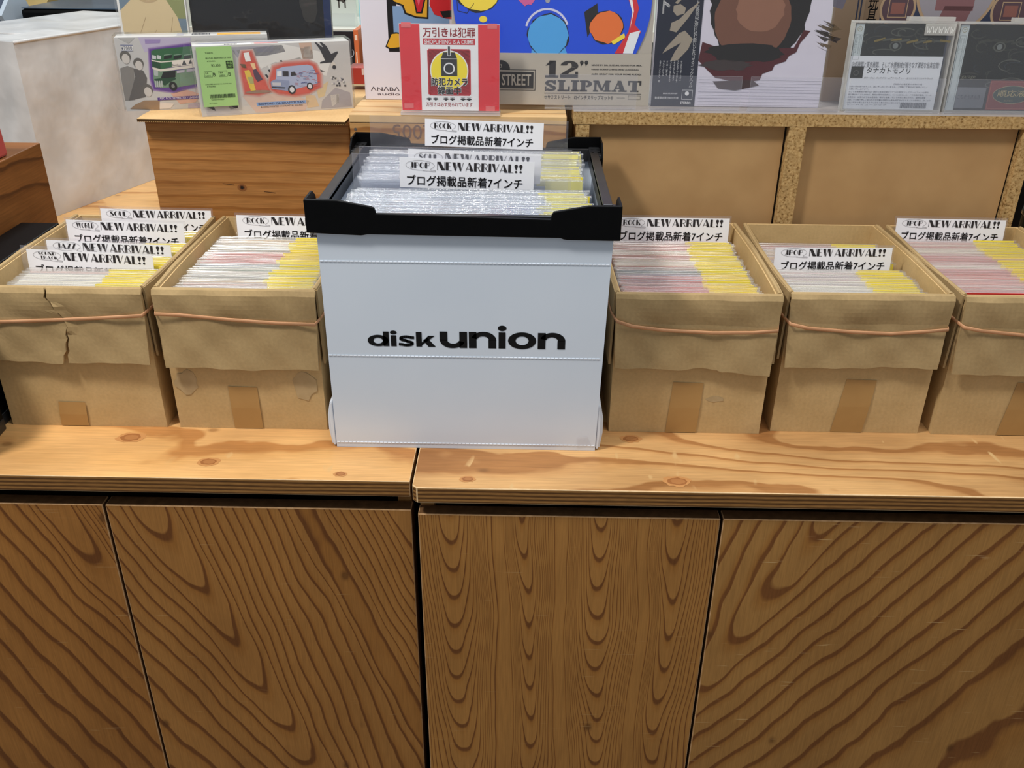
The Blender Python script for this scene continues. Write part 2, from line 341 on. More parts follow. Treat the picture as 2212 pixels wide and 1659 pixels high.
# broad rounded lower-case letters; x-height 1
WIDE = {
 'o': (2.0, arc((1,.5,1,.52),(1,.5,.46,.27),0,360,36)),
 'd': (1.95, arc((.95,.5,.95,.52),(.95,.5,.42,.27),0,360,36)+[rc(1.42,0,1.95,1.32)]),
 'i': (.6, [rc(.05,0,.55,1), ell(.3,1.25,.31,.17)]),
 'u': (1.95, [rc(0,.45,.55,1), rc(1.40,0,1.95,1)]+arc((.9,.5,.9,.52),(.95,.5,.42,.24),180,345,24)),
 'n': (1.95, [rc(0,0,.55,1), rc(1.40,0,1.95,.52)]+arc((1.05,.5,.9,.52),(1.0,.5,.42,.24),0,165,24)),
 's': (1.5, wide_stroke([(1.42,.80)]+[(.72+.52*math.cos(math.radians(a)), .72+.165*math.sin(math.radians(a))) for a in range(40,271,23)]+[(.78+.52*math.cos(math.radians(a)), .28+.165*math.sin(math.radians(a))) for a in range(90,-141,-23)]+[(.06,.2)], .25)),
 'k': (1.75, [rc(0,0,.52,1.32), [(.5,.36),(1.12,1.0),(1.72,1.0),(.5,.12)], [(.62,.62),(1.05,.78),(1.78,0),(1.10,0)]])}
def compose(table, s, gap):
    out = []; x = 0
    for ch in s:
        w, ps = table[ch]; out += [[(px+x, py) for px, py in p] for p in ps]; x += w+gap
    return out, x-gap
class Print:
    "flat coloured shapes and lettering lying on one face of a thing"
    def __init__(s, o, u, v): s.o = Vector(o); s.u = Vector(u).normalized(); s.v = Vector(v).normalized(); s.n = s.u.cross(s.v); s.mb = MB(); s.mats = []
    def P(s, x, y, L): return s.o+s.u*x+s.v*y+s.n*(.00025+.00011*L)
    def mi(s, m):
        if m not in s.mats: s.mats.append(m)
        return s.mats.index(m)
    def poly(s, pts, m, L=0): s.mb.add([s.P(x,y,L) for x,y in pts], [tuple(range(len(pts)))], s.mi(m)); return s
    def polys(s, ps, m, L=0):
        for p in ps: s.poly(p, m, L)
    def rect(s, x0, y0, x1, y1, m, L=0): return s.poly(rc(x0,y0,x1,y1), m, L)
    def ell(s, cx, cy, rx, ry, m, L=0, n=28): return s.poly(ell(cx,cy,rx,ry,n), m, L)
    def ring(s, cx, cy, rx, ry, w, m, L=0, a0=0, a1=360): s.polys(arc((cx,cy,rx,ry),(cx,cy,rx-w,ry-w),a0,a1,32), m, L)
    def frame(s, x0, y0, x1, y1, w, m, L=0): s.polys([rc(x0,y0,x1,y0+w), rc(x0,y1-w,x1,y1), rc(x0,y0+w,x0+w,y1-w), rc(x1-w,y0+w,x1,y1-w)], m, L)
    def line(s, pts, w, m, L=0): s.polys(wide_stroke(pts, w), m, L)
    def text(s, body, x, y, m, h=None, w=None, bold=0., L=1, rot=0, vertical=False, align=0.):
        cjk = any(ord(ch) > 0x2fff for ch in body); e = 0
        V, Fs, asp = text_mesh(body, 0 if cjk else bold, vertical)
        if cjk and bold > 0: e = bold*.55*((h if not vertical else w) or w/asp)
        BO = ((0,0),) if not e else ((-e,-e),(e,-e),(e,e),(-e,e),(-e,0),(e,0))
        if h is None: h = w/asp
        if w is None: w = h*asp
        c, d = math.cos(rot), math.sin(rot)
        for ox, oy in BO:
            s.mb.add([s.P(x+((px-align)*w)*c-(py*h)*d+ox, y+((px-align)*w)*d+(py*h)*c+oy, L) for px, py in V], Fs, s.mi(m))
        return s
    def glyphs(s, table, body, x, y, w, h, m, gap=.09, L=1):
        ps, tw = compose(table, body, gap)
        s.polys([[(x+px*w/tw, y+py*h) for px, py in p] for p in ps], m, L)
    def blob(s, cx, cy, rx, ry, m, L=0, n=22, jag=.12, rnd=None):
        R = rnd or random; s.poly([(cx+rx*(1+R.uniform(-jag,jag))*math.cos(k*2*math.pi/n), cy+ry*(1+R.uniform(-jag,jag))*math.sin(k*2*math.pi/n)) for k in range(n)], m, L)
    def build(s, name, parent, label=None):
        o = s.mb.build(name, s.mats, parent)
        if label: o['label'] = label
        return o
def arrival_label(pr, x0, ytop, w, genre, L=1):
    h = w*.211; ink = M['ink']
    cx, cy, rx, ry = x0+.152*w, ytop-.235*h, .107*w, .175*h
    pr.polys(arc((cx,cy,rx,ry),(cx,cy,rx-.0004,ry-.0004),-40,290,40), flat(120,116,120), L)
    pr.line([(cx+rx*.77, cy-ry*.64), (cx+rx*.72, cy-ry*.9), (cx+rx*1.06, cy-ry*.95), (cx+rx*1.06, cy-ry*1.2), (cx+rx*.2, cy-ry*1.04)], .0004, flat(120,116,120), L)
    if genre == 'SOUND TRACK':
        pr.glyphs(DECO, 'SOUND', cx-rx*.62, cy+ry*.12, rx*1.25, ry*.6, ink, L=L); pr.glyphs(DECO, 'TRACK', cx-rx*.5, cy-ry*.72, rx*1.25, ry*.6, ink, L=L)
    else:
        pr.glyphs(DECO, genre, cx-rx*.68, cy-ry*.56, rx*1.36, ry*1.14, ink, L=L)
    yb = ytop-.38*h
    pr.glyphs(DECO, 'NEW', x0+.28*w, yb, .195*w, .29*h, ink, .08, L); pr.glyphs(DECO, 'ARRIVAL', x0+.49*w, yb, .355*w, .29*h, ink, .06, L)
    pr.glyphs(DECO, '!!', x0+.852*w, yb, .06*w, .29*h, ink, .12, L)
    pr.text('ブログ掲載品新着7インチ', x0+.055*w, ytop-.945*h, ink, h=.365*h, w=.86*w, bold=.022, L=L)

# ================================================================ setting
m = MB(); m.box(-3.2, 3.2, -1.2, 3.7, -.05, 0); tag(m.build('floor', mottled('grey_floor', (92,84,76), (112,102,92), 4, .5)), kind='structure')
m = MB(); m.box(-3.2, 3.2, 3.6, 3.7, 0, 3.1); tag(m.build('wall_back', mottled('beige_wall', (150,142,128), (166,158,144), 2, .8)), kind='structure')

# ================================================================ cabinets and worktops
def cabinet(label, x0, x1, yf, doors, mats, ztop):
    t = thing('display_cabinet', label, 'cabinet', ((x0+x1)/2, yf, 0))
    b = MB(); b.box(x0+.004, x1-.004, yf+.045, 2.58, .02, .7555); b.build('body', M['dark'], t)
    for s in (x0+.004, x1-.022):
        bx('side_panel', M['mid'], t, s, s+.018, yf+.024, yf+.045, .02, .755)
    for (a, c), mt in zip(doors, mats):
        d = MB(); d.box(a, c, yf, yf+.020, .11, ztop)
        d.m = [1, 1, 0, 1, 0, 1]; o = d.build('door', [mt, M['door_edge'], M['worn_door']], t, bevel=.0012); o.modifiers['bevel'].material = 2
    return t
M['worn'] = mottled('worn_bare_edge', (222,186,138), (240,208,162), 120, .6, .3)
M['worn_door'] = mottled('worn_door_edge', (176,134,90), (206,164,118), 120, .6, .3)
M['door_edge'] = mottled('shaded_plywood_edge', (96,68,42), (120,86,54), 90, .6, .3)  # door edges coloured darker for the shade under the worktop
cabinet('plywood cabinet at the end where a dark case stands, its worktop set slightly further back', -1.10, -.1375, .950, [(-.93,-.5389),(-.5353,-.1393)], [M['door1'],M['door2']], .7322)
cabinet('plywood cabinet under the chipboard shelf, dense nested grain on its first door', -.1325, .93, .937, [(-.1291,.2553),(.2588,.92)], [M["door3"],M["door4"]], .7356)
def worktop(label, x0, x1, yf, mt, ch=.001):
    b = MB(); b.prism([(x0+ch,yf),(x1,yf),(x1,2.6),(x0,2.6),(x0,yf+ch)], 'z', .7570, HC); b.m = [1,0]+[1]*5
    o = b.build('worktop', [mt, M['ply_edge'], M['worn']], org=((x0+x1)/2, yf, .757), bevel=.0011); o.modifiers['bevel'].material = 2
    return tag(o, label, 'worktop')
worktop('thick plywood worktop under the two boxes beside the dark case', -1.12, -.1385, .944, M['top1'])
worktop('scratched plywood worktop with chamfered corner, under the three boxes by the chipboard shelf', -.1345, 1.30, .931, M['top2'], .006)

for lab, px, py, r in (('two boxes', 283, 945, .013), ('two boxes', 450, 998, .010), ('two boxes', 735, 1024, .006), ('scratched', 1462, 1040, .012), ('scratched', 1362, 948, .010), ('scratched', 1010, 1035, .007)):
    wt = [o for o in bpy.data.objects if lab in o.get('label', '') and o.get('category') == 'worktop'][0]
    d = ray(px, py); K0 = CAM+d*((HC-CAM.z)/d.z); p = Print((K0.x, K0.y, HC), (1,0,0), (0,1,0)); R = random.Random(px)
    p.blob(0,0,r*1.5,r,flat(196,140,86,.35),0,20,.14,R); p.blob(0,0,r*1.05,r*.7,flat(158,102,58,.35),1,18,.12,R); p.blob(r*.1,0,r*.75,r*.5,flat(174,118,70,.35),2,18,.12,R); p.build('knot', wt)

# ================================================================ cardboard boxes
ZR = .9835
BOXES = {}
def cardboard_box(key, label, x0, x1, yf, yb, zb, band, bandlabel, tape, tear=None, seed=0, zbr=None):
    R = random.Random(seed); t = thing('cardboard_box', label, 'box', ((x0+x1)/2, yf, HC), group='cardboard boxes of records along the counter')
    a, c, th = x0+.0048, x1-.0048, .0045
    b = MB()
    b.box(a+.006, c-.006, yf+.006, yb-.006, HC+.0002, HC+.004)
    bow = lambda q: .0035*math.sin(math.pi*q)
    b.sheet(lambda u, v: Vector((a+(c-a)*u, yf-.0018*math.sin(math.pi*v)*math.sin(math.pi*u), HC+.0002+(ZR-HC)*v)), 8, 8, (0, th, 0))
    b.sheet(lambda u, v: Vector((a+(c-a)*u, yb-th, HC+.0002+(ZR-HC)*v)), 4, 4, (0, th, 0))
    b.sheet(lambda u, v: Vector((a-bow(u)*v, yf+th+(yb-yf-2*th)*u, HC+.0002+(ZR-HC)*v)), 10, 5, (th, 0, 0))
    b.sheet(lambda u, v: Vector((c-th+bow(u)*v, yf+th+(yb-yf-2*th)*u, HC+.0002+(ZR-HC)*v)), 10, 5, (th, 0, 0))
    b.build('body', M['card_in'], t)
    n = [R.uniform(0, 6.28) for _ in range(6)]
    def zbot(u):
        z = zb+((zbr-zb)*u if zbr else 0)+.0009*math.sin(9*u+n[0])+.0006*math.sin(31*u+n[1])
        if key == 'b4': z += .0035*(u < .66)-.003*max(0, (u-.66))*4-.0012*math.sin(20*u)*(u < .66)
        return z
    def front(u, v):
        z = ZR+.0025+(zbot(u)-ZR-.0025)*v; k = (v-.38)
        out = .0048+.0075*max(0, k)**1.3*(1+.35*math.sin(4*u+n[2]))+.0022*math.sin(math.pi*min(1, v/.38))*math.sin(math.pi*u)
        out += .0006*math.sin(13*u+7*v+n[3])+.0005*math.sin(23*u-11*v+n[4])
        if v < .03: out = .0015
        ins = .002+.004*v
        return Vector((x0+ins+(x1-x0-2*ins)*u, yf-out-.0032, z))
    fl = MB()
    if tear:
        def tv(v):
            for (v0, u0, g0), (v1, u1, g1) in zip(tear, tear[1:]):
                if v <= v1: k = (v-v0)/(v1-v0); return u0+(u1-u0)*k+.006*math.sin(40*v), g0+(g1-g0)*k
            return tear[-1][1], tear[-1][2]
        fl.sheet(lambda u, v: front(u*(tv(v)[0]-tv(v)[1]/2), v)+Vector((0, -.002*max(0, u-.85)*6*(v > .3), 0)), 16, 18, (0, .0032, 0))
        fl.sheet(lambda u, v: front(tv(v)[0]+tv(v)[1]/2+u*(1-tv(v)[0]-tv(v)[1]/2), v)+Vector((0, -.003*max(0, .12-u)*8*(.2 < v < .6), 0)), 16, 18, (0, .0032, 0))
    else: fl.sheet(front, 32, 18, (0, .0032, 0))
    fl.tube([(x0+.003, yf-.001, ZR+.0002), (x1-.003, yf-.001, ZR+.0002)], .0036, 10)
    f = fl.build('front_flap', M['card'], t, smooth=False)
    for s, xx in ((-1, a), (1, c)):
        sf = MB(); zs = zb+.004*R.random()
        sf.sheet(lambda u, v: Vector((xx+s*(.0012+.0022*v+bow(u)*(1-v*.4))-(.0028 if s < 0 else 0)*1.0, yf+.002+(yb-yf-.012)*u, ZR+.002+(zs-ZR)*v+.0012*math.sin(11*u+n[5]))), 12, 6, (.0028, 0, 0))
        sf.tube([(xx+s*(.0005+bow(q/8)), yf+.004+(yb-yf-.012)*q/8, ZR+.0008) for q in range(9)], .0032, 8)
        sf.build('side_flap', M['card'], t)
    if tape:
        ta, tb, tz, sl = tape; tp = MB()
        tp.add([(ta+sl, yf-.0022, tz), (tb+sl*.7, yf-.0022, tz-.001), (tb, yf-.0012, HC+.001), (ta, yf-.0012, HC+.001), (ta+sl*.5, yf-.0026, (tz+HC)/2), (tb+sl*.4, yf-.0026, (tz+HC)/2)], [(1,0,4,5), (5,4,3,2)])
        tp.build('packing_tape', M['tape'], t)
    if band:
        yfv = lambda u: front(u, .39).y-.0016
        pts = [(x0+.0045+(x1-x0-.009)*u, yfv(u)-.0008-(.0022 if u in (0,1) else 0), z) for u, z in band]
        zl, zr_ = band[0][1], band[-1][1]
        pts += [(x1+.0012, yf+.01, zr_+.003), (x1+.0030, (yf+yb)/2, (zl+zr_)/2), (x1-.001, yb+.001, (zl+zr_)/2), (x0+.001, yb+.001, (zl+zr_)/2), (x0-.0030, (yf+yb)/2, (zl+zr_)/2), (x0-.0012, yf+.01, zl+.003)]
        rb = MB(); rb.tube(pts, .0024, 8, closed=True, flat=.35)
        tag(rb.build('rubber_band', M['rubber'], org=((x0+x1)/2, yf, band[0][1]), smooth=True), bandlabel, 'rubber band', 'rubber bands around the cardboard boxes')
    BOXES[key] = (x0, x1, yf, yb)
    return t, yf
BK = 1.376
t1, y1 = cardboard_box('b1', 'cardboard record box with a cracked front flap, holding four genre cards, beside the dark case', -.7070, -.4830, 1.068, BK, .8835, [(0,.9395),(.25,.9415),(.5,.944),(.75,.948),(1,.9525)], 'rubber band rising toward the corner of the box with the cracked flap', (-.634,-.596,.819,.004), tear=[(0,.44,.012),(.12,.445,.016),(.45,.53,.003),(.75,.51,.012),(1,.475,.030)], seed=1)
t2, y2 = cardboard_box('b2', 'cardboard record box directly left of the white crate, two torn paper patches on its front', -.4745, -.2615, 1.068, BK, .8790, [(0,.9555),(.15,.953),(.45,.948),(.75,.944),(1,.9435)], 'rubber band sloping down across the box left of the white crate', (-.3935,-.3545,.8465,-.001), seed=2, zbr=.8765)
t4, y4 = cardboard_box('b4', 'cardboard record box standing directly right of the white crate, notched flap edge and crowded sleeves', .1165, .3330, 1.075, BK, .8805, [(0,.9515),(.1,.944),(.3,.9385),(.6,.9365),(.85,.937),(1,.941)], 'rubber band on the box directly right of the white crate', (.199,.241,.8595,.004), seed=3, zbr=.879)
t5, y5 = cardboard_box('b5', 'half empty cardboard record box between two fuller ones, a JPOP card mid-way', .3408, .5535, 1.083, BK, .884, [(0,.9475),(.12,.9405),(.4,.9365),(.65,.9345),(.85,.9385),(1,.9425)], 'rubber band on the half empty box with the mid-way JPOP card', (.428,.471,.8635,.008), seed=4, zbr=.886)
t6, y6 = cardboard_box('b6', 'cardboard record box cut off by the picture edge, red covers in front', .5620, .7760, 1.081, BK, .880, [(0,.9475),(.12,.9415),(.4,.9365),(.65,.9345),(.85,.9385),(1,.9425)], 'rubber band on the box with red covers at the picture edge', (.655,.70,.8635,.008), seed=5, zbr=.874)
for par, x, z, rx, rz, yy in ((t2,-.4505,.850,.016,.020,1.0671),(t2,-.291,.848,.016,.022,1.0671),(t4,.262,.834,.012,.005,1.0738)):
    pb = MB(); R = random.Random(int(abs(x)*1000))
    pb.add([(x+rx*R.uniform(.8,1.15)*math.cos(k*.4488), yy-.0002, z+rz*R.uniform(.7,1.2)*math.sin(k*.4488)*.9) for k in range(14)], [tuple(range(13,-1,-1))])
    pb.build('torn_paper_patch', M['scuff'], par)

# ================================================================ single records in sleeves
COVERS = [(232,226,216),(240,234,218),(214,202,192),(206,84,76),(192,52,48),(222,146,136),(86,116,156),(44,60,104),(56,104,84),(40,38,42),(228,190,130),(184,112,80),(222,172,178),(160,158,168)]
def cover_mesh(c, name):
    b = MB(); b.box(-.0885,.0885,-.0009,.0009,.002,.1815); me_o = b.build(name, flat(*c, .5)); me = me_o.data; bpy.data.objects.remove(me_o); return me
def sleeve_mesh(w, h, th, mats, sd):
    "front and back film joined over a soft, slightly wavy top edge"
    R = random.Random(sd); b = MB(); n = 14; ph = [R.uniform(0, 6.28) for _ in range(4)]; vs = []
    for i in range(n+1):
        u = i/n; x = -w+2*w*u; dz = -.0007*abs(math.sin(5*u+ph[0]))-.0006*abs(math.sin(13*u+ph[1]))*R.random(); k = th*(1+.25*math.sin(8*u+ph[2]))
        hh = h+dz
        vs += [(x,-th,0),(x,-th,hh*.6),(x,-k,hh-.010),(x,-k*.95,hh-.0028),(x,-k*.5,hh-.0006),(x,k*.3,hh),(x,k*.9,hh-.0014),(x,k,hh-.006),(x,th,hh*.6),(x,th,0)]
    q = 10
    for i in range(n):
        for c in range(q-1): b.f.append((i*q+c, (i+1)*q+c, (i+1)*q+c+1, i*q+c+1)); b.m.append(1 if 3 <= c <= 6 else 0)
    b.v = vs; o = b.build('sleeve', mats, smooth=True); me = o.data; bpy.data.objects.remove(o); return me
CM = [cover_mesh(c, 'cover') for c in COVERS]
SM = [sleeve_mesh(.093, .1872, .0013, [M['sleeve'], M['sleeve_edge']], k) for k in range(5)]
def stick_mesh(x0, x1, z0, z1, y, mt):
    b = MB(); b.box(x0,x1,y-.0002,y,z0,z1); o = b.build('price_sticker', mt); me = o.data; bpy.data.objects.remove(o); return me
ST = [stick_mesh(.026+d, .0885, .150, .1858, -.0019, M['sticker']) for d in (0, .004, -.004)]
def mk(name, me, parent):
    o = bpy.data.objects.new(name, me); COL.objects.link(o); o.parent = parent; return o
def record(x, ytop, lean, ci, si, label, group, R, bare=False):
    L = math.radians(lean); y = ytop-.187*math.sin(L)
    t = thing('record_single', label, 'record', (x, y, HC+.0045+R.uniform(0, .0018)), (-L, 0, R.uniform(-.004, .004)), group)
    mk('cover', CM[ci], t)
    if not bare: mk('sleeve', R.choice(SM), t)
    if si is not None and not bare: mk('price_sticker', ST[si], t)
    return t
def fill(key, ytops, label, group, pal, seed, lean0=2.5, lean1=9.5, dx=0, skip=0):
    R = random.Random(seed); x0, x1, yf, yb = BOXES[key]; cx = (x0+x1)/2+dx
    y = ytops[0]; wx = 0
    while y < ytops[1]:
        lean = lean0+(lean1-lean0)*(y-1.10)/.26
        wx = .8*wx+R.uniform(-.0012, .0012)
        pp = pal if not isinstance(pal[0], tuple) else next(q for lim, q in pal if y < lim)
        record(cx+wx+R.uniform(-.0022, .0022), y, lean, R.choice(pp), None if R.random() < .04 else R.choice((0,0,1,2)), label, group, R)
        y += .00445+R.uniform(-.0004, .0004)
PALE = [0,1,2,0,1,12,13]; MIX = [0,1,2,3,5,8,10,12,13,0,1]; RED = [3,4,5,12,0,5,12,1]
fill('b1', (1.112,1.176), 'plastic sleeved single filed in front of the SOUND TRACK card', 'singles in front of the SOUND TRACK card', PALE+[6,5], 11, dx=.002)
fill('b1', (1.190,1.229), 'plastic sleeved single filed between the JAZZ and SOUND TRACK cards', 'singles between the JAZZ and SOUND TRACK cards', PALE, 12, dx=.002)
fill('b1', (1.246,1.288), 'plastic sleeved single filed between the WORLD and JAZZ cards', 'singles between the WORLD and JAZZ cards', PALE, 13, dx=.002)
fill('b1', (1.3035,1.351), 'plastic sleeved single filed between the SOUL and WORLD cards', 'singles between the SOUL and WORLD cards', PALE, 14, dx=.002)
fill('b2', (1.109,1.325), 'plastic sleeved single in the box left of the white crate, before its ROCK card', 'singles in the box left of the white crate', [(1.155,[0,10,11,13,9,2,1]),(1.215,[0,2,13,6,8,1,0]),(1.262,[3,5,12,4,5,0]),(1.29,[0,6,8,1,8]),(9,[10,1,0,11,10])], 15, dx=-.0035)
fill('b4', (1.108,1.330), 'plastic sleeved single in the box right of the white crate, before its ROCK card', 'singles in the box right of the white crate', [(1.15,[4,3,9,12,0,5]),(1.21,[7,8,9,3,6,0,10,12]),(9,[5,10,3,4,0,12,1])], 16, dx=-.001)
fill('b5', (1.112,1.215), 'plastic sleeved single in front of the mid-way JPOP card of the half empty box', 'singles in front of the mid-way JPOP card', PALE, 17, dx=-.004)
fill('b5', (1.2385,1.330), 'plastic sleeved single behind the mid-way JPOP card of the half empty box', 'singles behind the mid-way JPOP card', PALE+[3,10], 18, dx=-.004)
fill('b6', (1.133,1.352), 'plastic sleeved single in the box at the picture edge, behind the bare red covers', 'singles in the box at the picture edge', RED, 19, dx=-.004)
Rr = random.Random(3)
for k, (ci, yt, ln, lb) in enumerate(((11,1.1045,2.4,'bare orange record cover foremost in the box at the picture edge'),(10,1.1120,2.6,'bare tan record cover second from the front of the box at the picture edge'),(4,1.1195,2.8,'bare red record cover third from the front of the box at the picture edge'))):
    r = record(.6675+.003*k, yt, ln, ci, None, lb, 'bare covers in the box at the picture edge', Rr, True); r.location.z += .0095-.001*k
CMo = cover_mesh((232,92,44), 'cover')
[o for o in bpy.data.objects if o.get('label', '').startswith('bare orange')][0].children[0].data = CMo

# ================================================================ genre cards
def genre_card(genre, label, pl, pr_, Y, lean=8, lab=(.015, .985), top=.0035):
    A, B = at(*pl, Y), at(*pr_, Y); L = math.radians(lean); w = (B-A).length; zt = (A.z+B.z)/2
    hgt = (zt-HC-.006)/math.cos(L); slope = math.atan2(B.z-A.z, B.x-A.x)
    t = thing('genre_card', label, 'divider card', ((A.x+B.x)/2, Y-(.968-HC-.006)*math.tan(L), HC+.006), (-L, 0, 0), 'genre cards in the boxes')
    b = MB(); b.prism([(-w/2,0),(w/2,0),(w/2,hgt+slope*w/2),(-w/2,hgt-slope*w/2)], 'y', -.0012, -.0002); c = b.build('clear_cover', M['acrylic'], t)
    b = MB(); x0, x1 = -w/2+lab[0]*w, -w/2+lab[1]*w
    zz = lambda x: hgt+slope*x-top
    b.prism([(x0,.01),(x1,.01),(x1,zz(x1)),(x0,zz(x0))], 'y', -.0017, -.0013); b.build('paper', M['paper'], t)
    p = Print((x0, -.0018, zz(x0)), (1, 0, slope), (-slope, 0, 1))
    ww = x1-x0; arrival_label(p, .005*ww, .008*ww, ww*1.03, genre); p.build('lettering', t)
genre_card('SOUND TRACK', 'SOUND TRACK divider card standing in the box with the cracked flap', (40,531), (327,546), 1.1825, lab=(.045,1.0), top=.005)
genre_card('JAZZ', 'JAZZ divider card half hidden behind the SOUND TRACK card', (93,514), (371,526), 1.2375)
genre_card('WORLD', 'WORLD divider card between the JAZZ and SOUL cards', (135,471), (398,480), 1.2960)
genre_card('SOUL', 'SOUL divider card at the back of the box with the cracked flap', (210,447), (457,452), 1.3575)
genre_card('ROCK', 'ROCK divider card half behind the black rim of the white crate, on its left', (504,461), (772,467), 1.3335)
genre_card('ROCK', 'ROCK divider card at the back of the box right of the white crate', (1322,466), (1582,469), 1.3385)
genre_card('JPOP', 'JPOP divider card standing mid-way in the half empty box', (1673,531), (1935,532), 1.2265)
genre_card('JPOP', 'JPOP divider card at the back of the box with red covers', (1937,468), (2181,473), 1.3600)

# ================================================================ white crate with black rim
T = thing('record_crate', 'large white corrugated plastic crate with black rim and shop lettering, centre of the counter', 'crate', (-.07, 1.024, HC))
XL, XR, YF, YB = -.2449, .1030, 1.0240, 1.3700
fp = [(-.2449,HC+.0003),(.0990,HC+.0003),(.1062,1.080),(-.2449,1.080)]
m = MB(); m.prism(fp, 'y', YF, YF+.004); m.build('front_panel', M['crate'], T)
bx('back_panel', M['crate'], T, -.2449, .1030, YB-.004, YB, HC+.0003, 1.080)
bx('side_panel', M['crate'], T, -.2449, -.2409, YF+.004, YB-.004, HC+.0003, 1.080)
m = MB(); m.prism([(.0950,HC+.0003),(.0990,HC+.0003),(.1062,1.08),(.1022,1.08)], 'y', YF+.004, YB-.004); m.build('side_panel', M['crate'], T)
bx('bottom_panel', M['crate'], T, -.2409, .0950, YF+.004, YB-.004, HC+.0003, HC+.004)
for z in (1.0425, .9168, .7885):
    m = MB(); k = -.2440; dz = -.0006
    xr = .0990+(z-HC)*.024
    while k < xr-.004: m.box(k, k+.0040, YF-.0007, YF, z+dz-.0007, z+dz+.0004); k += .0052
    m.build('fold_line', M['crate_line'], T)
for sg, xs in ((-1, -.2449), (1, .0990)):
    m = MB(); pl = [(xs,.7835),(xs+sg*.0062,.7835),(xs+sg*.0092,.806),(xs+sg*.0088,.828),(xs+sg*.0050,.846),(xs+sg*.0006,.850)]
    m.prism(pl if sg > 0 else pl[::-1], 'y', YF+.003, YF+.055); m.prism([(p[0]*.5+xs*.5+sg*.0012, p[1]-.001) for p in (pl if sg > 0 else pl[::-1])], 'y', YF+.0008, YF+.003)
    m.build('corner_flap', M['crate'], T, bevel=.0008)
p = Print((0, YF, 0), (1,0,0), (0,0,1))
p.glyphs(WIDE, 'disk', -.1935, .9300, .0850, .0152, M['logo'], .12); p.glyphs(WIDE, 'union', -.1030, .9290, .1570, .0222, M['logo'], .12)
p.build('lettering', T)
p = Print((.0825, YF-.0003, .7925), (1,0,.3), (-.3,0,1)); p.poly([(-.010,-.006),(.010,-.006),(.008,.009),(-.006,.010)], M['acrylic'], 2); p.build('tape_scrap', T)
prof = [(-.2557,1.1185),(-.2165,1.1179),(-.1780,1.1108),(-.1742,1.1092),(-.1726,1.1050),(-.1724,1.1026),(.0315,1.0985),(.0320,1.1030),(.0345,1.1074),(.0748,1.1150),(.1138,1.1153),(.1138,1.0734),(.0512,1.0737),(.0470,1.0745),(.0430,1.0760),(-.1840,1.0775),(-.1880,1.0765),(-.1915,1.0760),(-.2553,1.0785)]
prof = prof[::-1]
RIM = MB(); RIM.prism(prof, 'y', 1.0180, 1.0232); rim = RIM.build('rim', M['black'], T, bevel=.0011)
m = MB(); m.prism(prof, 'y', 1.3700, 1.3745); m.build('rim', M['black'], T, bevel=.001)
bx('rim_bar', M['rail'], T, -.2440, .1040, 1.0282, 1.0350, 1.082, 1.0992, .001)
bx('rim_bar', M['rail'], T, -.2440, .1040, 1.3590, 1.3655, 1.082, 1.1000, .001)
for sg, xo in ((-1, -.2557), (1, .1138)):
    xi = lambda d: xo-sg*d
    def bxs(name, mt, d0, d1, *r, bevel=.0008):
        a, c = sorted((xi(d0), xi(d1))); return bx(name, mt, T, a, c, *r, bevel=bevel)
    dz = -.0032 if sg > 0 else 0
    bxs('side_rail', M['rail'], .0065, .0185, 1.066, 1.328, 1.0985+dz, 1.1060+dz)
    bxs('side_rail', M['rail'], .0155, .0185, 1.028, 1.365, 1.082+dz, 1.1045+dz)
    bxs('side_rail', M['black'], .0065, .0085, 1.066, 1.328, 1.080+dz, 1.0990+dz)
    for ya, yb2, s2 in ((1.0232, 1.075, 1), (1.3700, 1.318, -1)):
        lo, hi = sorted((ya, yb2))
        w = MB(); pr2 = [(ya,1.079+dz),(ya,1.1180+dz),(ya+s2*.034,1.1180+dz),(ya+s2*.048,1.1090+dz),(ya+s2*.0518,1.100+dz),(ya+s2*.0518,1.079+dz)]
        if s2 < 0: pr2 = pr2[::-1]
        a, c = sorted((xi(0), xi(.0024))); w.prism(pr2, 'x', a, c); w.build('corner_bracket', M['black'], T)
        f = bxs('corner_plate', M['rail'], .0024, .0180, lo, hi, 1.0985+dz, 1.1042+dz)
        h = MB()
        for d0, d1, yo in ((.0030,.0072,.018),(.0125,.0155,.018),(.0030,.0072,.034),(.0125,.0155,.034)):
            a, c = sorted((xi(d0), xi(d1))); yy = ya+s2*yo; h.box(a, c, yy-.0017, yy+.0017, 1.1040+dz, 1.1045+dz)
        h.build('slot', M['black'], f)

# LP records in the crate
LPM = [sleeve_mesh(.1525, .3085, .0018, [M['lp_sleeve'], M['lp_edge']], 50+k) for k in range(4)]+[sleeve_mesh(.1525, .3085+.0036*(k//2), .0018, [M['lp_sleeve'], M['lp_edge']], 60+k) for k in range(8)]
b = MB(); b.box(-.1500,.1500,-.0010,.0010,.001,.3000); o = b.build('cover', mottled('white_inner_sleeve', (150,160,178), (184,190,198), 9, .5)); LPC = o.data; bpy.data.objects.remove(o)
LST = [stick_mesh(.100, .150, .281, .3075, -.0025, M['sticker2']), stick_mesh(.090, .149, .2825, .3070, -.0025, M['sticker2']), stick_mesh(.092, .150, .278, .3078, -.0025, M['sticker'])]
def lp(x, ytop, lean, st, label, group, R, tall=0):
    L = math.radians(lean); y = ytop-.312*math.sin(L)
    t = thing('long_play_record', label, 'record', (x, y, HC+.0048+R.uniform(0, .002)), (-L, 0, R.uniform(-.004,.004)), group)
    c_ = mk('cover', LPC, t); mk('sleeve', LPM[R.randrange(4) if not tall else 4+R.randrange(2)+2*(tall-1)], t)
    if st is not None: s_ = mk('price_sticker', LST[st], t)
    if tall:
        c_.location.z = .0036*(tall-1)
        if st is not None: s_.location.z = .0036*(tall-1)
    return t
R = random.Random(21); y = 1.0545; first = True
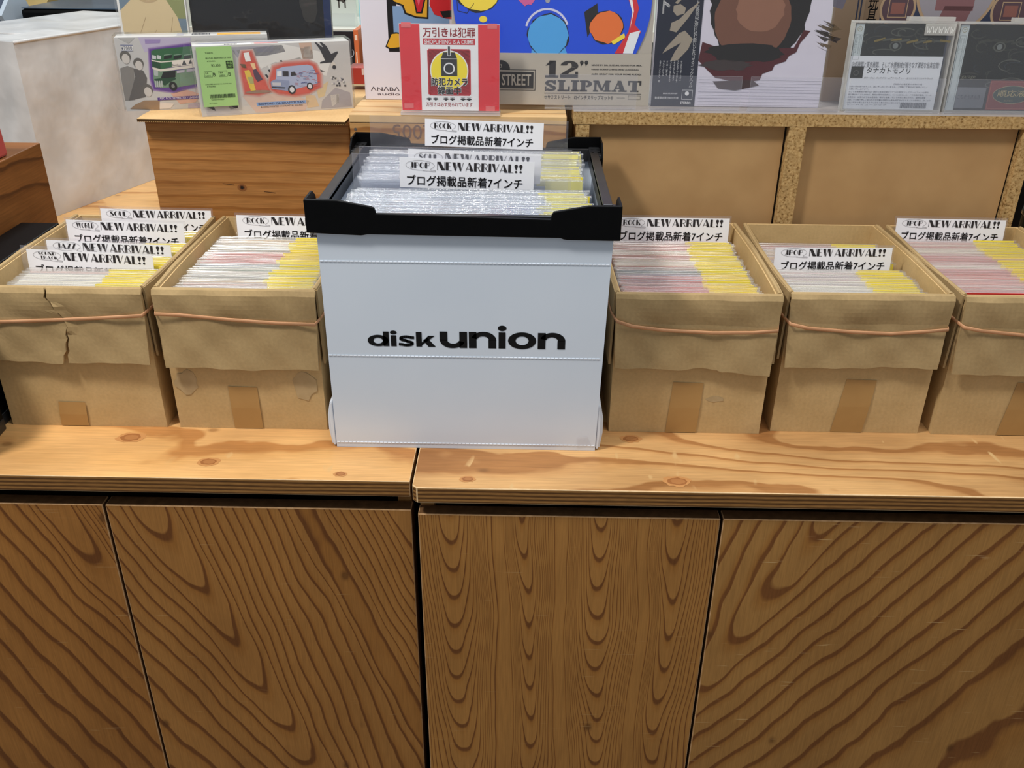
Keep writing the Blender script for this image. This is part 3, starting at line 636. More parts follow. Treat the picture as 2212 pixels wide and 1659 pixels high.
while y < 1.164:
    o = lp(-.0705+R.uniform(-.005,.005), y, 1.2+3.3*(y-1.05)/.3, 2 if first else R.choice((0,1,0,None,2 if R.random() < .3 else 0)), 'clear sleeved record foremost in the white crate, yellow price tag at its top corner' if first else 'clear sleeved record in the white crate, in front of the JPOP sheet', 'records in the front half of the crate', R)
    if first:
        p = Print((.095, -.0028, .2970), (1,0,0), (0,0,1)); p.text('スクーターズ', .016, .001, M['ink'], h=.0045, L=0); p.text('4F(17)', .003, .0012, flat(120,110,60), h=.003, L=0); p.build('lettering', o)
    first = False; y += .0058+R.uniform(-.0005,.0008)
y = 1.2085
while y < 1.338:
    lp(-.072+R.uniform(-.005,.005), y, 1.2+3.3*(y-1.05)/.3, R.choice((0,1,0,None,2 if R.random() < .2 else 1)), 'clear sleeved record in the white crate, between the SOUL and ROCK sheets', 'records in the back half of the crate', R, 1+min(3, int((y-1.205)/.034)))
    y += .0058+R.uniform(-.0005,.0008)
def clear_divider(genre, label, pl, pr_, ll, lr, Y, lean):
    A, B, C1, C2 = (at(*q, Y) for q in (pl, pr_, ll, lr)); L = math.radians(lean); zt = (A.z+B.z)/2; cx = (A.x+B.x)/2
    base = HC+.006; hgt = (zt-base)/math.cos(L); w = B.x-A.x; sl = (B.z-A.z)/w
    t = thing('clear_divider', label, 'divider sheet', (cx, Y-(zt-base)*math.tan(L), base), (-L, 0, 0), 'clear divider sheets in the crate')
    b = MB(); b.prism([(-w/2,0),(w/2,0),(w/2,hgt+sl*w/2),(-w/2,hgt-sl*w/2)], 'y', -.0005, .0005); b.m = [0, 0]+[1]*4; b.build('sheet', [M['acrylic'], M['acrylic_edge']], t)
    lw = C2.x-C1.x; s2 = (C2.z-C1.z)/lw; x0 = C1.x-cx; z0 = (C1.z-base)/math.cos(L); u = (1,0,s2); v = (-s2,0,1)
    b = MB(); h = lw*.222
    P = lambda x, z, y: (x0+x-s2*z, y, z0+z+s2*x)
    b.add([P(0,-h,-.0009),P(lw,-h,-.0009),P(lw,0,-.0009),P(0,0,-.0009),P(0,-h,-.0006),P(lw,-h,-.0006),P(lw,0,-.0006),P(0,0,-.0006)], [(0,1,2,3),(7,6,5,4),(0,4,5,1),(1,5,6,2),(2,6,7,3),(3,7,4,0)])
    lab = b.build('paper_label', M['paper'], t)
    p = Print((x0, -.0010, z0), u, v); arrival_label(p, 0, -.004*lw, lw, genre); p.build('lettering', lab)
clear_divider('ROCK', 'clear plastic sheet with a white ROCK label, rearmost in the white crate', (798,249), (1228,262), (918,256), (1175,266), 1.3465, 4.5)
clear_divider('SOUL', 'clear plastic sheet with a white SOUL label, behind the JPOP sheet in the crate', (775,316), (1236,325), (882,321), (1170,333), 1.1985, 3.0)
clear_divider('JPOP', 'clear plastic sheet with a white JPOP label, foremost in the white crate', (760,331), (1228,338), (863,339), (1155,350), 1.1885, 2.9)

# ================================================================ raised display at the back
SHZ, MIDZ, LIDZ = 1.150, 1.142, 1.132
b = MB(); b.box(-.5830,-.2690,1.4000,1.7800,HC+.0002,1.1270)
tag(b.build('wooden_riser', M['riser'], org=(-.426,1.40,HC), bevel=.002), 'orange pine riser box under the cardboard sheet, a small dark knot in its front', 'riser')
r0 = [o for o in bpy.data.objects if o.get('label', '').startswith('orange pine')][0]; K0 = at(523, 405, 1.40)
p = Print((K0.x, 1.40, K0.z), (1,0,0), (0,0,1)); p.ell(0,0,.0075,.0055,flat(134,84,42),0); p.ell(0,0,.0042,.0036,flat(96,56,28),1); p.ell(0,0,.0024,.0024,flat(26,16,10),2); p.line([(-.030,.006),(-.012,.004)],.0008,flat(80,50,26),0); p.line([(.034,-.006),(.052,-.008)],.0010,flat(80,50,26),0); p.build('knot', r0)
b = MB(); b.prism([(-.5865,1.3830),(-.2705,1.3780),(-.2700,1.7700),(-.5870,1.7700),(-.5890,1.4100)], 'z', 1.1273, 1.1318); b.m = [1 if i in (0, 1) else 0 for i in range(len(b.m))]
b.m = [0, 0]+[1]*5
tag(b.build('cardboard_sheet', [M['lid'], M['flute']], org=(-.43,1.40,1.1273)), 'loose corrugated cardboard sheet lying on the orange pine riser', 'cardboard sheet')
t = thing('wooden_riser', 'pine wine-crate riser with upside-down stamped lettering, behind the white crate', 'riser', (-.10, 1.385, HC))
bx('front_board', M['mid'], t, -.2655, .0620, 1.3850, 1.4000, HC+.0002, MIDZ-.0125, .001)
bx('top_board', M['riser_top'], t, -.2655, .0620, 1.3840, 1.7600, MIDZ-.012, MIDZ, .001)
for x in (-.2655, .0500): bx('side_board', M['mid'], t, x, x+.012, 1.4000, 1.7600, HC+.0002, MIDZ-.0125)
p = Print((-.2655, 1.3850, HC), (1,0,0), (0,0,1)); st = flat(120,88,66,.7)
p.text('2005', .1250, .3480, st, h=.022, rot=math.pi, bold=-.004); p.text('RD', .205, .3480, st, h=.022, rot=math.pi, bold=-.004); p.text('DOMAINE', .320, .3480, st, h=.022, rot=math.pi) if 0 else None
p.ell(.0085, .3400, .0022, .0022, flat(90,84,78), 1, 12); p.build('stamped_lettering', t)
# chipboard shelf lying with its back to the front
t = thing('chipboard_shelf', 'chipboard shelf unit with recessed hardboard panels, carrying the records and discs', 'shelf', (.42, 1.385, HC))
b = MB(); b.box(.0720, .7680, 1.3850, 1.7200, SHZ-.0185, SHZ); b.m = [0, 1, 0, 0, 0, 0]; b.build('top_board', [M['chip'], M['chip_top']], t)
for a, c in ((.0765, .0965), (.3970, .4225), (.7480, .7665)): bx('upright', M['chip'], t, a, c, 1.3855, 1.7200, HC+.0002, SHZ-.0188)
for a, c in ((.0968, .3935), (.4228, .7450)): bx('back_panel', M['mdf'], t, a, c, 1.3985, 1.4030, HC+.0002, SHZ-.0188)
for a, c in ((.3937, .3968), (.7452, .7478)): bx('back_panel', M['dark'], t, a, c, 1.4010, 1.4030, HC+.0002, SHZ-.0188)

# ---------------------------------------------------------------- items on the risers
def carton(name, label, x, y, z, rot, w, d, h, mat, cat='carton', lean=0, bev=.0008):
    t = thing(name, label, cat, (x, y, z), (lean, 0, rot))
    b = MB(); b.box(0, w, 0, d, 0, h); b.build('carton', mat, t, bevel=bev); return t
GP = flat(206,204,200,.45)
def wrap_bag(t, w, d, h, sd, fl=.02):
    R = random.Random(sd); b = MB(); e = .0022
    j = lambda: R.uniform(-.0008, .0012)
    for (o, u, v) in (((-e,-e,-.0005),(w+2*e,0,0),(0,0,h+e)), ((-e,-e,h+e),(w+2*e,0,0),(0,d+2*e,0)), ((-e,d+e,-.0005),(0,-d-2*e,0),(0,0,h+e)), ((w+e,-e,-.0005),(0,d+2*e,0),(0,0,h+e))):
        o, u, v = Vector(o), Vector(u), Vector(v); n = u.cross(v).normalized(); n1 = 10; n2 = 6; base = len(b.v)
        vs = [o+u*(i/n1)+v*(k/n2)+n*(j()*(0 < i < n1 and 0 < k < n2)+.0006) for k in range(n2+1) for i in range(n1+1)]
        b.add(vs, [(k*(n1+1)+i, k*(n1+1)+i+1, (k+1)*(n1+1)+i+1, (k+1)*(n1+1)+i) for k in range(n2) for i in range(n1)])
    # loose fin of film at the left end
    vs = []; N = 10
    for k in range(N+1):
        z = h*k/N; f = fl*(.35+.65*math.sin(math.pi*(k/N)*.9+.2)); vs += [(-e, -e, z), (-e-f*.5, .004+R.uniform(-.003,.003), z), (-e-f, .012+R.uniform(-.003,.003), z+R.uniform(-.002,.002))]
    b.add(vs, [(3*k+i, 3*k+i+1, 3*k+i+4, 3*k+i+3) for k in range(N) for i in range(2)])
    return b.build('plastic_wrap', M['wrap'], t, smooth=True)
# van carton: face is .233 x .101
VR = math.radians(20.5)
t = carton('toy_van_carton', 'wrapped toy van carton with a green price label, foremost on the cardboard sheet', -.493, 1.402, LIDZ, VR, .232, .046, .1015, GP)
R = random.Random(31); p = Print((0,0,0), (1,0,0), (0,0,1))
K = .232/1850; fx = lambda x: (x-262)*K; fz = lambda x, y: (1060-(x-300)*.058-y)*K*1.02 if False else (1062-(x-300)*.062-y)*(.1015/(895+(x-300)*-.055))
def V(x, y): return (max(.0005, min(.2315, fx(x))), max(.0005, min(.101, fz(x, y))))
def vpoly(pts, c, L): p.poly([V(*q) for q in pts], c, L)
g1, g2, g3, dk = flat(182,180,184), flat(160,158,166), flat(222,220,216), flat(52,50,54)
p.rect(0,0,.232,.1015, flat(196,194,192), 0)
for c, pts in ((g3,[(760,230),(1300,170),(1900,300),(1800,560),(1200,380),(900,520)]),(g1,[(300,900),(560,880),(740,1020),(320,1050)]),(flat(206,182,170),[(760,800),(1300,760),(1560,860),(1500,990),(900,1010)]),(g2,[(690,190),(1300,180),(1330,260),(1120,300),(760,320)]),(flat(170,168,190),[(980,200),(1200,195),(1180,260),(1000,262)]),(g3,[(1100,420),(1500,330),(1540,390),(1150,560)]),(flat(200,170,150),[(1500,150),(1650,140),(1660,350),(1530,360)]),(flat(216,206,196),[(1560,210),(1640,205),(1620,330),(1540,330)]),(flat(210,190,150),[(1660,720),(1820,620),(1760,800),(1680,830)]),(flat(208,184,150),[(1520,780),(1640,800),(1680,930),(1530,950)]),(g2,[(1720,860),(1900,700),(2080,760),(2095,930),(1700,960)]),(flat(230,228,226),[(1830,790),(1940,780),(1930,880),(1840,930)]),(dk,[(570,890),(700,880),(690,950),(600,970)]),(dk,[(310,910),(400,900),(430,990),(350,950)])): vpoly(pts, c, 1)
for k in range(26): p.rect(*V(1850+R.uniform(0,190), 690-R.uniform(0,120)), *V(1855+R.uniform(10,200), 680-R.uniform(0,120)), R.choice((dk, g3, g1)), 2) if False else vpoly([(a:=1850+R.uniform(0,170), b_:=560+R.uniform(0,110)),(a+24,b_),(a+24,b_+22),(a,b_+22)], R.choice((dk,g3,g2)), 2)
for k in range(6):            # red halo printed round the toys
    f_ = k/5; c = flat(int(206-2*f_), int(186-92*f_), int(180-98*f_)); s = 46-9*k
    p.poly([V(1110-s,640), V(1115-s*.6,590-s*.5), V(1170-s*.5,455-s), V(1300,410-s), V(1600,395-s), V(1670+s*.7,430-s*.6), V(1715+s,540), V(1705+s,690), V(1560+s*.4,760+s*.6), V(1400,785+s), V(1200,760+s), V(1120-s*.6,720+s*.6)], c, 2+k)
    p.poly([V(790-s,500), V(800-s*.8,340), V(830-s*.6,255-s*.7), V(925+s*.6,250-s*.7), V(965+s*.6,380), V(985+s*.7,470), V(1040+s,600), V(1090+s*.6,735+s*.5), V(960,775+s), V(800-s*.6,765+s*.6)], c, 2+k)
vb, vd = flat(168,178,206), flat(140,152,184)
vpoly([(1200,470),(1290,440),(1580,420),(1640,440),(1685,560),(1680,650),(1420,710),(1330,740),(1120,710),(1115,620),(1180,590)], vb, 9)
vpoly([(1115,620),(1180,592),(1340,610),(1335,735),(1120,712)], vd, 10); vpoly([(1205,495),(1260,490),(1255,555),(1198,555)], flat(226,228,232), 11); vpoly([(1270,492),(1342,496),(1338,558),(1266,556)], dk, 11); vpoly([(1370,505),(1415,500),(1440,545),(1368,555)], dk, 11)
vpoly([(1120,680),(1285,690),(1280,705),(1122,697)], flat(60,62,70), 11); vpoly([(1130,630),(1240,632),(1235,670),(1135,668)], flat(196,196,204), 11)
for cx, cy, rr in ((1362,720,48),(1585,680,38)):
    X, Z = V(cx, cy); p.ell(X, Z, rr*K, rr*K*1.12, dk, 12); p.ell(X, Z, rr*K*.6, rr*K*.7, flat(214,216,222), 13)
for k in range(34):
    x, y = R.uniform(1400,1660), R.uniform(480,680); p.line([V(x,y), V(x+R.uniform(10,40), y+R.uniform(-16,16)), V(x+R.uniform(20,60), y+R.uniform(-10,10))], .0005, R.choice((flat(76,92,150), flat(190,120,130))), 12)
vpoly([(820,480),(880,470),(900,545),(930,740),(870,740),(830,560)], flat(222,190,80), 9); vpoly([(850,560),(915,560),(915,640),(870,640)], flat(170,170,110), 10); vpoly([(825,490),(885,480),(885,505),(825,515)], dk, 7)
vpoly([(920,470),(960,460),(1025,590),(960,620),(930,560)], flat(86,66,84), 9); vpoly([(900,390),(950,390),(960,460),(925,470)], flat(236,200,150), 9); vpoly([(835,262),(900,255),(912,365),(850,370)], flat(240,240,238), 9); vpoly([(780,395),(840,400),(850,450),(800,440)], flat(110,90,70), 9)
p.text('FAB', *V(855,330), dk, w=.0045, L=7); p.ell(*V(955,745), .019, .0024, flat(150,124,108), 9)
for pts in ([(1690,135),(1712,125),(1775,215),(1790,220),(1750,130),(1775,128),(1830,205),(1880,300),(1960,270),(1965,290),(1880,400),(1735,412),(1735,395),(1800,375),(1745,240)],[(1540,400),(1660,395),(1700,470),(1790,505),(1680,515)],[(1250,365),(1275,360),(1325,430),(1300,440)],[(1370,385),(1395,385),(1405,430),(1380,430)],[(1055,535),(1080,530),(1110,575),(1085,580)],[(1098,475),(1125,470),(1170,570),(1145,575)]): vpoly(pts, dk, 2)
p.ell(*V(1897,430), .0034, .0048, flat(214,206,196), 3); p.ell(*V(1905,455), .0028, .003, dk, 4)
q0, q1 = V(918,905), V(1520,905); p.poly([V(918,882),V(1518,852),V(1520,892),V(920,928)][::-1], flat(128,160,208), 3)
p.text('BEDFORD CA GRAFFITI VAN', *V(940,916), flat(30,40,90), h=.0030, w=.0700, L=4, bold=.02, rot=.0); p.text('& HAND PAINTED WHITE METAL FIGURES', *V(965,950), flat(50,48,60), h=.0022, w=.064, L=4)
p.build('printed_design', t)
p = Print((0,0,.1015), (1,0,0), (0,1,0)); p.rect(.065,.004,.085,.016,flat(236,236,236),0)
for k in range(12): p.rect(.046+.0016*k,.004,.0468+.0016*k+.0006*(k%3==0),.012,dk,1)
p.rect(.09,.006,.125,.016,flat(214,150,150),0); p.rect(.01,.022,.2,.03,flat(196,196,214),0); p.build('printed_design', t)
wrap_bag(t, .232, .046, .1015, 5, .022)
# green price label
pl_ = MB(); pl_.box(.0045,.0555,-.0034,-.0030,.0145,.1005); lb = pl_.build('price_label', flat(158,196,126,.6), t); lb['label'] = 'green price label'
p = Print((.0045,-.0034,.0145), (1,0,0), (0,0,1)); gi = flat(44,58,40)
for s, x, z, h in (('T-SHIRTS',.012,.0765,.0020),('BEATLES (BEDFORD CA VAN',.012,.0685,.0026),('& FIGURES)',.0135,.0645,.0022),('¥3,350',.0185,.0575,.0040),('外装',.0085,.0480,.0022),('SLEEVE',.0082,.0442,.0018),('B',.0195,.0440,.0052),('盤質',.0295,.0480,.0022),('MEDIA',.0293,.0442,.0018),('B',.0415,.0440,.0052),('CORGI 模型/BEDFORD CA GRAFFITI VAN',.0065,.0320,.0019),('& FIGURES',.0085,.0288,.0019),('*22U003545938260*',.0115,.0095,.0017),('みどり/GREEN',.0085,.0045,.0016)): p.text(s, x, z, gi, h=h, L=0)
p.frame(.0070,.0432,.0185,.0515,.0003,gi,0); p.frame(.0280,.0432,.0400,.0515,.0003,gi,0); p.rect(.0400,.0548,.0500,.0655,gi,0); p.text('中古',.0412,.0605,flat(158,206,120),h=.0038,L=1); p.text('USED',.0410,.0560,flat(158,206,120),h=.0034,w=.008,L=1)
R = random.Random(4); x = .0105
while x < .0475: wv = R.choice((.0004,.0008,.0012)); p.rect(x,.0125,x+wv,.0180,gi,0); x += wv+R.choice((.0004,.0006))
p.build('lettering', lb)
# bus carton
BR = math.radians(16)
t = carton('toy_bus_carton', 'wrapped toy bus carton, purple trimmed, overhanging the cardboard sheet behind the toy van carton', -.6225, 1.437, LIDZ, BR, .225, .044, .108, GP)
p = Print((0,0,0), (1,0,0), (0,0,1)); S = .108/1200
def B(x, y): return (max(.0004, (x-170)*S*1.05+(y-215)*-.0000155), max(.0004, min(.1076, (1440-y-(x-400)*.03)*.108/1222)))
def bp(pts, c, L): p.poly([B(*q) for q in pts], c, L)
p.rect(0,0,.225,.108, flat(190,188,186), 0)
bp([(540,215),(1340,215),(1340,330),(640,460)], flat(182,172,196), 1); bp([(640,250),(880,250),(870,310),(650,320)], flat(150,130,178), 2)
for k, c in enumerate((flat(160,140,178), flat(122,92,154), flat(92,58,136))):
    s = 36-14*k; bp([(720-s,420-s),(1400,320-s),(1500,340),(1500,1000+s),(1100,1110+s),(800-s,1060+s),(750-s,900)], c, 2+k)
GR, GD, GL = flat(44,96,58), flat(28,66,42), flat(108,138,112)
bp([(740,440),(800,410),(1500,340),(1500,560),(900,610),(745,580)], GR, 6); bp([(745,580),(900,610),(1500,545),(1500,570),(900,630),(748,600)], flat(220,214,200), 7); bp([(750,600),(880,628),(890,735),(760,700)], GD, 7); bp([(880,628),(1060,612),(1060,700),(890,735)], GR, 7)
bp([(1060,612),(1500,560),(1500,650),(1060,700)], flat(220,210,200), 8); bp([(760,700),(890,735),(1500,650),(1500,700),(890,775),(765,735)], flat(216,208,196), 7)
bp([(770,735),(890,775),(1120,760),(1500,710),(1500,980),(1160,1040),(1020,1040),(900,1050),(800,1000),(780,900)], GL, 6); bp([(930,780),(1120,762),(1120,870),(890,890)], flat(20,22,22), 8); bp([(790,900),(1100,860),(1130,900),(1020,960),(960,1010),(800,920)], GD, 8)
for a in (940,1090,1250): bp([(a,520),(a+120,500),(a+112,550),(a-6,570)], flat(22,26,24), 8); bp([(a-4,500),(a+120,480),(a+120,488),(a-4,508)], flat(150,176,156), 8)
for a in (755,830): bp([(a,500),(a+62,515),(a+62,575),(a,560)], flat(196,200,200), 8)
bp([(780,740),(850,760),(850,850),(790,840)], flat(170,178,176), 8); bp([(1140,760),(1260,745),(1260,790),(1140,805)], flat(176,170,182), 8); bp([(1290,740),(1420,722),(1420,770),(1290,785)], flat(176,170,182), 8)
for a in (800,830,862,895): bp([(a,925),(a+22,932),(a+30,1040),(a+8,1030)], flat(170,178,174), 9)
X, Z = B(1085,1020); p.ell(X, Z, .0060, .0066, flat(22,24,24), 9); p.ell(X, Z, .0025, .0028, flat(120,124,118), 10); p.text('Beatles', *B(1068,685), flat(40,38,40), w=.0125, L=9); bp([(1215,672),(1245,575),(1290,660)], dk, 9); bp([(1320,650),(1345,570),(1375,640)], dk, 9)
bp([(845,1215),(1600,1180),(1600,1230),(850,1262)], flat(78,44,128), 6); p.text('AEC ROUTEMASTER - LIVERPOOL', *B(880,1246), flat(226,220,232), h=.0030, w=.066, L=7)
bp([(230,210),(490,225),(400,318)], flat(168,166,164), 2); bp([(280,350),(470,350),(470,440),(285,440)], flat(214,212,208), 2); p.text('¥7000', *B(292,422), flat(60,64,96), h=.0052, w=.0155, L=3); bp([(275,338),(460,340),(460,350),(275,348)], flat(70,80,130), 3); bp([(290,432),(466,432),(466,438),(290,438)], flat(70,80,130), 3)
p2, h2 = flat(150,144,138), flat(96,92,88)
bp([(270,720),(380,680),(480,720),(500,1250),(330,1260),(265,880)], flat(126,122,118), 2); bp([(470,720),(620,760),(680,880),(660,1200),(400,1260),(500,860)], flat(92,88,86), 3); bp([(500,1330),(640,1260),(880,1260),(880,1420),(420,1400)], flat(148,120,92), 4)
for cx, cy, s in ((350,540,1),(550,650,.95),(690,1090,1.0)):
    X, Z = B(cx, cy); p.ell(X, Z+.0012*s, .0078*s, .0082*s, h2, 4); p.ell(X+.0002, Z-.0022*s, .0056*s, .0072*s, flat(196,190,184), 5)
bp([(870,1290),(1110,1320),(1050,1400),(880,1410)], flat(214,204,196), 3); bp([(1050,1150),(1280,1080),(1500,1150),(1450,1300),(1200,1330)], flat(206,162,146), 2); bp([(1330,1330),(1600,1290),(1600,1400),(1330,1400)], flat(170,158,176), 3)
p.build('printed_design', t)
p = Print((0,0,.108), (1,0,0), (0,1,0)); p.rect(.09,.008,.10,.034,flat(180,178,190),0); p.rect(.150,.006,.215,.030,flat(240,178,84),0)
for k in range(16): p.rect(.112+.0017*k,.012,.1128+.0017*k+.0005*(k%3==0),.030,flat(90,90,96),1)
p.build('printed_design', t); wrap_bag(t, .225, .044, .108, 9, .026)
# anti shoplifting sign
t = thing('shop_sign', 'red and white framed shoplifting warning sign standing on the wine-crate riser', 'sign', (-.1125, 1.395, MIDZ), (-.03, 0, 0))
b = MB(); b.box(-.0735,.0735,-.0032,-.0012,.0045,.1270); b.build('clear_cover', M['wrap'], t)
b = MB(); b.box(-.0728,.0728,0,.0008,.0052,.1260); b.build('paper', flat(222,44,56,.5), t)
b = MB(); b.box(-.0735,.0735,.0016,.0036,.0045,.1270); b.box(-.0745,.0745,-.012,.016,0,.0044); b.build('frame', M['acrylic_edge'], t)
q = .0002055; p = Print((-.0728, 0, .0052), (1,0,0), (0,0,1)); rd, wh = flat(196,40,54), flat(240,240,242)
sx = lambda x: (x-352)*q; sz = lambda y: (803-y)*q
p.rect(sx(495),0,sx(910),.1208,wh,0); p.text('万引きは犯罪', sx(520), sz(299), rd, h=62*q, w=368*q, bold=.035, L=1)
p.rect(sx(518),sz(350),sx(888),sz(308),rd,1); p.text('SHOPLIFTING IS A CRIME', sx(528), sz(345), wh, h=29*q, w=350*q, bold=.012, L=2)
p.rect(sx(545),sz(690),sx(855),sz(386),rd,1); p.rect(sx(553),sz(698),sx(847),sz(378),rd,1)
p.ell(sx(700),sz(525),138*q,138*q,wh,2,40); p.ell(sx(700),sz(525),130*q,130*q,flat(248,226,40),3,40); bk = flat(34,34,38)
p.rect(sx(642),sz(562),sx(758),sz(446),bk,4); p.poly([(sx(642),sz(442)),(sx(758),sz(442)),(sx(742),sz(400)),(sx(660),sz(400))],bk,4); p.rect(sx(640),sz(446),sx(760),sz(441),wh,4); p.rect(sx(690),sz(424),sx(712),sz(358),wh,5); p.rect(sx(694),sz(420),sx(708),sz(360),bk,6)
p.ring(sx(700),sz(510),40*q,40*q,9*q,wh,5); p.ring(sx(700),sz(516),34*q,34*q,3*q,wh,5,200,340)
for s, x, y, w in (('防犯カメラ',572,628,258),('録画中',616,688,164)): p.text(s, sx(x)-.0006, sz(y)-.0005, wh, h=53*q+.001, w=w*q+.0012, bold=.075, L=5); p.text(s, sx(x), sz(y), bk, h=53*q, w=w*q, bold=.03, L=7)
for x in (550,597,672,719,797,840): p.ell(sx(x),sz(722),20*q,7*q,bk,1); p.ell(sx(x),sz(724),7*q,10*q,bk,2); p.line([(sx(x)-16*q,sz(710)),(sx(x)+16*q,sz(710))],.0004,bk,1)
p.text('万引きは必ず見られています', sx(527), sz(776), rd, h=30*q, w=338*q, bold=.02, L=1)
tp = flat(222,110,112)
for x, y in ((366,204),(976,206),(366,755),(962,770)): p.rect(sx(x),sz(y+34),sx(x+68),sz(y),tp,1)
p.build('printed_design', t)
# white audio carton
t = thing('audio_carton', 'tall white carton printed with orange, black and red shapes behind the warning sign', 'carton', (-.2584, 1.500, MIDZ))
b = MB(); b.box(-.2584,.060,1.500,1.545,MIDZ,1.470); b.build('carton', flat(216,212,222,.4), t, bevel=.0015)
q = .000229; p = Print((-.2584,1.500,MIDZ), (1,0,0), (0,0,1)); ax = lambda x: (x-98)*q; az = lambda y: (735-y)*q; og, ol = flat(214,160,40), flat(20,18,20)
def AP(pts, c, L): p.poly([(ax(x), az(y)) for x, y in pts], c, L)
p.rect(ax(282),az(412),ax(345),az(-700),ol,0); p.rect(ax(320),az(360),ax(700),az(120),flat(122,152,190),1); AP([(345,412),(345,380),(560,380),(560,412)],ol,1)
AP([(222,-400),(232,0),(330,100),(385,120),(400,170),(480,195),(560,200),(590,-400)],ol,2); AP([(240,-400),(248,0),(335,92),(395,112),(410,160),(480,184),(550,188),(580,-400)],og,3)
AP([(440,-300),(452,20),(478,165),(520,165),(560,20),(575,-300)],ol,4); AP([(448,-300),(462,20),(486,155),(512,155),(550,20),(566,-300)],flat(190,30,44),5); AP([(470,-300),(482,60),(498,120),(515,60),(524,-300)],flat(214,84,104),6)
AP([(575,60),(595,20),(640,-400),(1000,-400),(1000,200),(680,195),(600,170),(570,110)],flat(196,34,40),4); AP([(640,150),(1000,120),(1000,160),(660,190)],ol,5)
AP([(258,380),(300,290),(335,285),(372,290),(372,388),(290,398)],ol,3); AP([(268,376),(306,298),(340,294),(366,298),(366,380),(292,388)],og,4)
p.text('ΛNΛBΛ', ax(140), az(672), flat(60,50,60), h=26*q, w=.0460, L=1); p.text('audio', ax(185), az(702), flat(90,80,90), h=18*q, w=.036, L=1)
p.build('printed_design', t)
# slip mat pack
t = thing('slipmat_pack', 'blue round slip mat in a grey kraft card pack, leaning beside the warning sign', 'slip mat', (.038, 1.432, SHZ), (-.05, 0, 0))
KR = flat(176,168,156,.6); b = MB(); b.box(-.1500,.1500,.0016,.0032,.0005,.318); b.build('backing_card', KR, t)
b = MB(); n = 72; b.prism([(.1465*math.cos(k*2*math.pi/n)-.001, .1478+.1465*math.sin(k*2*math.pi/n)) for k in range(n)], 'y', 0, .0015); b.build('slip_mat', flat(16,74,214,.5), t)
p = Print((-.001,0,.1478), (1,0,0), (0,0,1)); c_y, c_b, c_o = flat(240,214,66), flat(74,160,224), flat(226,112,46)
dx = lambda x: (x-1473)*.000209+.0; dzz = lambda y: (785-y)*.000203-.1478
def D(pts, c, L): p.poly([(dx(x), dzz(y)) for x, y in pts], c, L)
R = random.Random(8)
p.blob(dx(950),dzz(-30),.036,.034,ol,0,26,.05,R); p.blob(dx(950),dzz(-30),.0345,.0325,c_y,1,26,.05,R); p.ell(dx(985),dzz(185),.006,.0045,c_y,1)
p.blob(dx(1290),dzz(30),.012,.013,flat(206,92,150),1,14,.25,R); p.ell(dx(1440),dzz(55),.0034,.0034,flat(160,160,170),1)
p.blob(dx(1450),dzz(290),.0310,.0300,ol,1,26,.05,R); p.blob(dx(1450),dzz(290),.0295,.0285,c_b,2,26,.05,R); p.ring(dx(1440),dzz(270),.0335,.0335,.0030,flat(206,206,230),0,20,165); p.poly([(dx(1330),dzz(420)),(dx(1590),dzz(420)),(dx(1560),dzz(340)),(dx(1340),dzz(340))],c_b,1)
p.blob(dx(1860),dzz(230),.0255,.0235,ol,1,22,.06,R); p.blob(dx(1862),dzz(232),.0240,.0220,c_o,2,22,.06,R); p.poly([(dx(1700),dzz(130)),(dx(1790),dzz(70)),(dx(1800),dzz(170)),(dx(1730),dzz(300))],ol,1)
D([(1900,330),(1990,270),(2000,300),(1920,350)],c_y,3); D([(1990,0),(2050,0),(2085,100),(2060,210),(2110,260),(2020,410),(1930,410),(2020,260),(2040,120)],flat(206,40,50),3); D([(2000,0),(2025,0),(2050,120),(2030,240),(2040,130)],flat(236,236,236),4); D([(2030,270),(2105,250),(2060,410),(1990,410)],flat(228,232,236),4)
D([(1500,-80),(1640,-80),(1610,40),(1540,45)],flat(60,64,80),1); p.line([(dx(800),dzz(50)),(dx(805),dzz(130)),(dx(870),dzz(145)),(dx(920),dzz(80))],.0007,ol,2)
p.build('printed_design', [o for o in t.children if o.name.startswith('slip_mat')][0])
b = MB(); b.box(-.1500,.1500,-.0016,-.0004,.0004,.0752); kb = b.build('header_card', KR, t)
p = Print((.1500,-.0016,0), (1,0,0), (0,0,1)); kx = lambda x: (x-2145)*.000209; kz = lambda y: (785-y)*.0002; kk = flat(44,42,44,.7)
p.rect(kx(830),kz(678),kx(1314),kz(527),kk,0); p.rect(kx(836),kz(674),kx(1309),kz(532),KR,1); p.rect(kx(846),kz(664),kx(1300),kz(543),kk,2); p.text('STREET', kx(1068), kz(643), KR, h=83*.0002, w=214*.000209, bold=.015, L=3); p.polys(arc((kx(1062),kz(528),.014,.0135),(kx(1062),kz(528),.001,.001),0,180),kk,1); p.text('3', kx(1057), kz(515), KR, h=.0052, L=2)
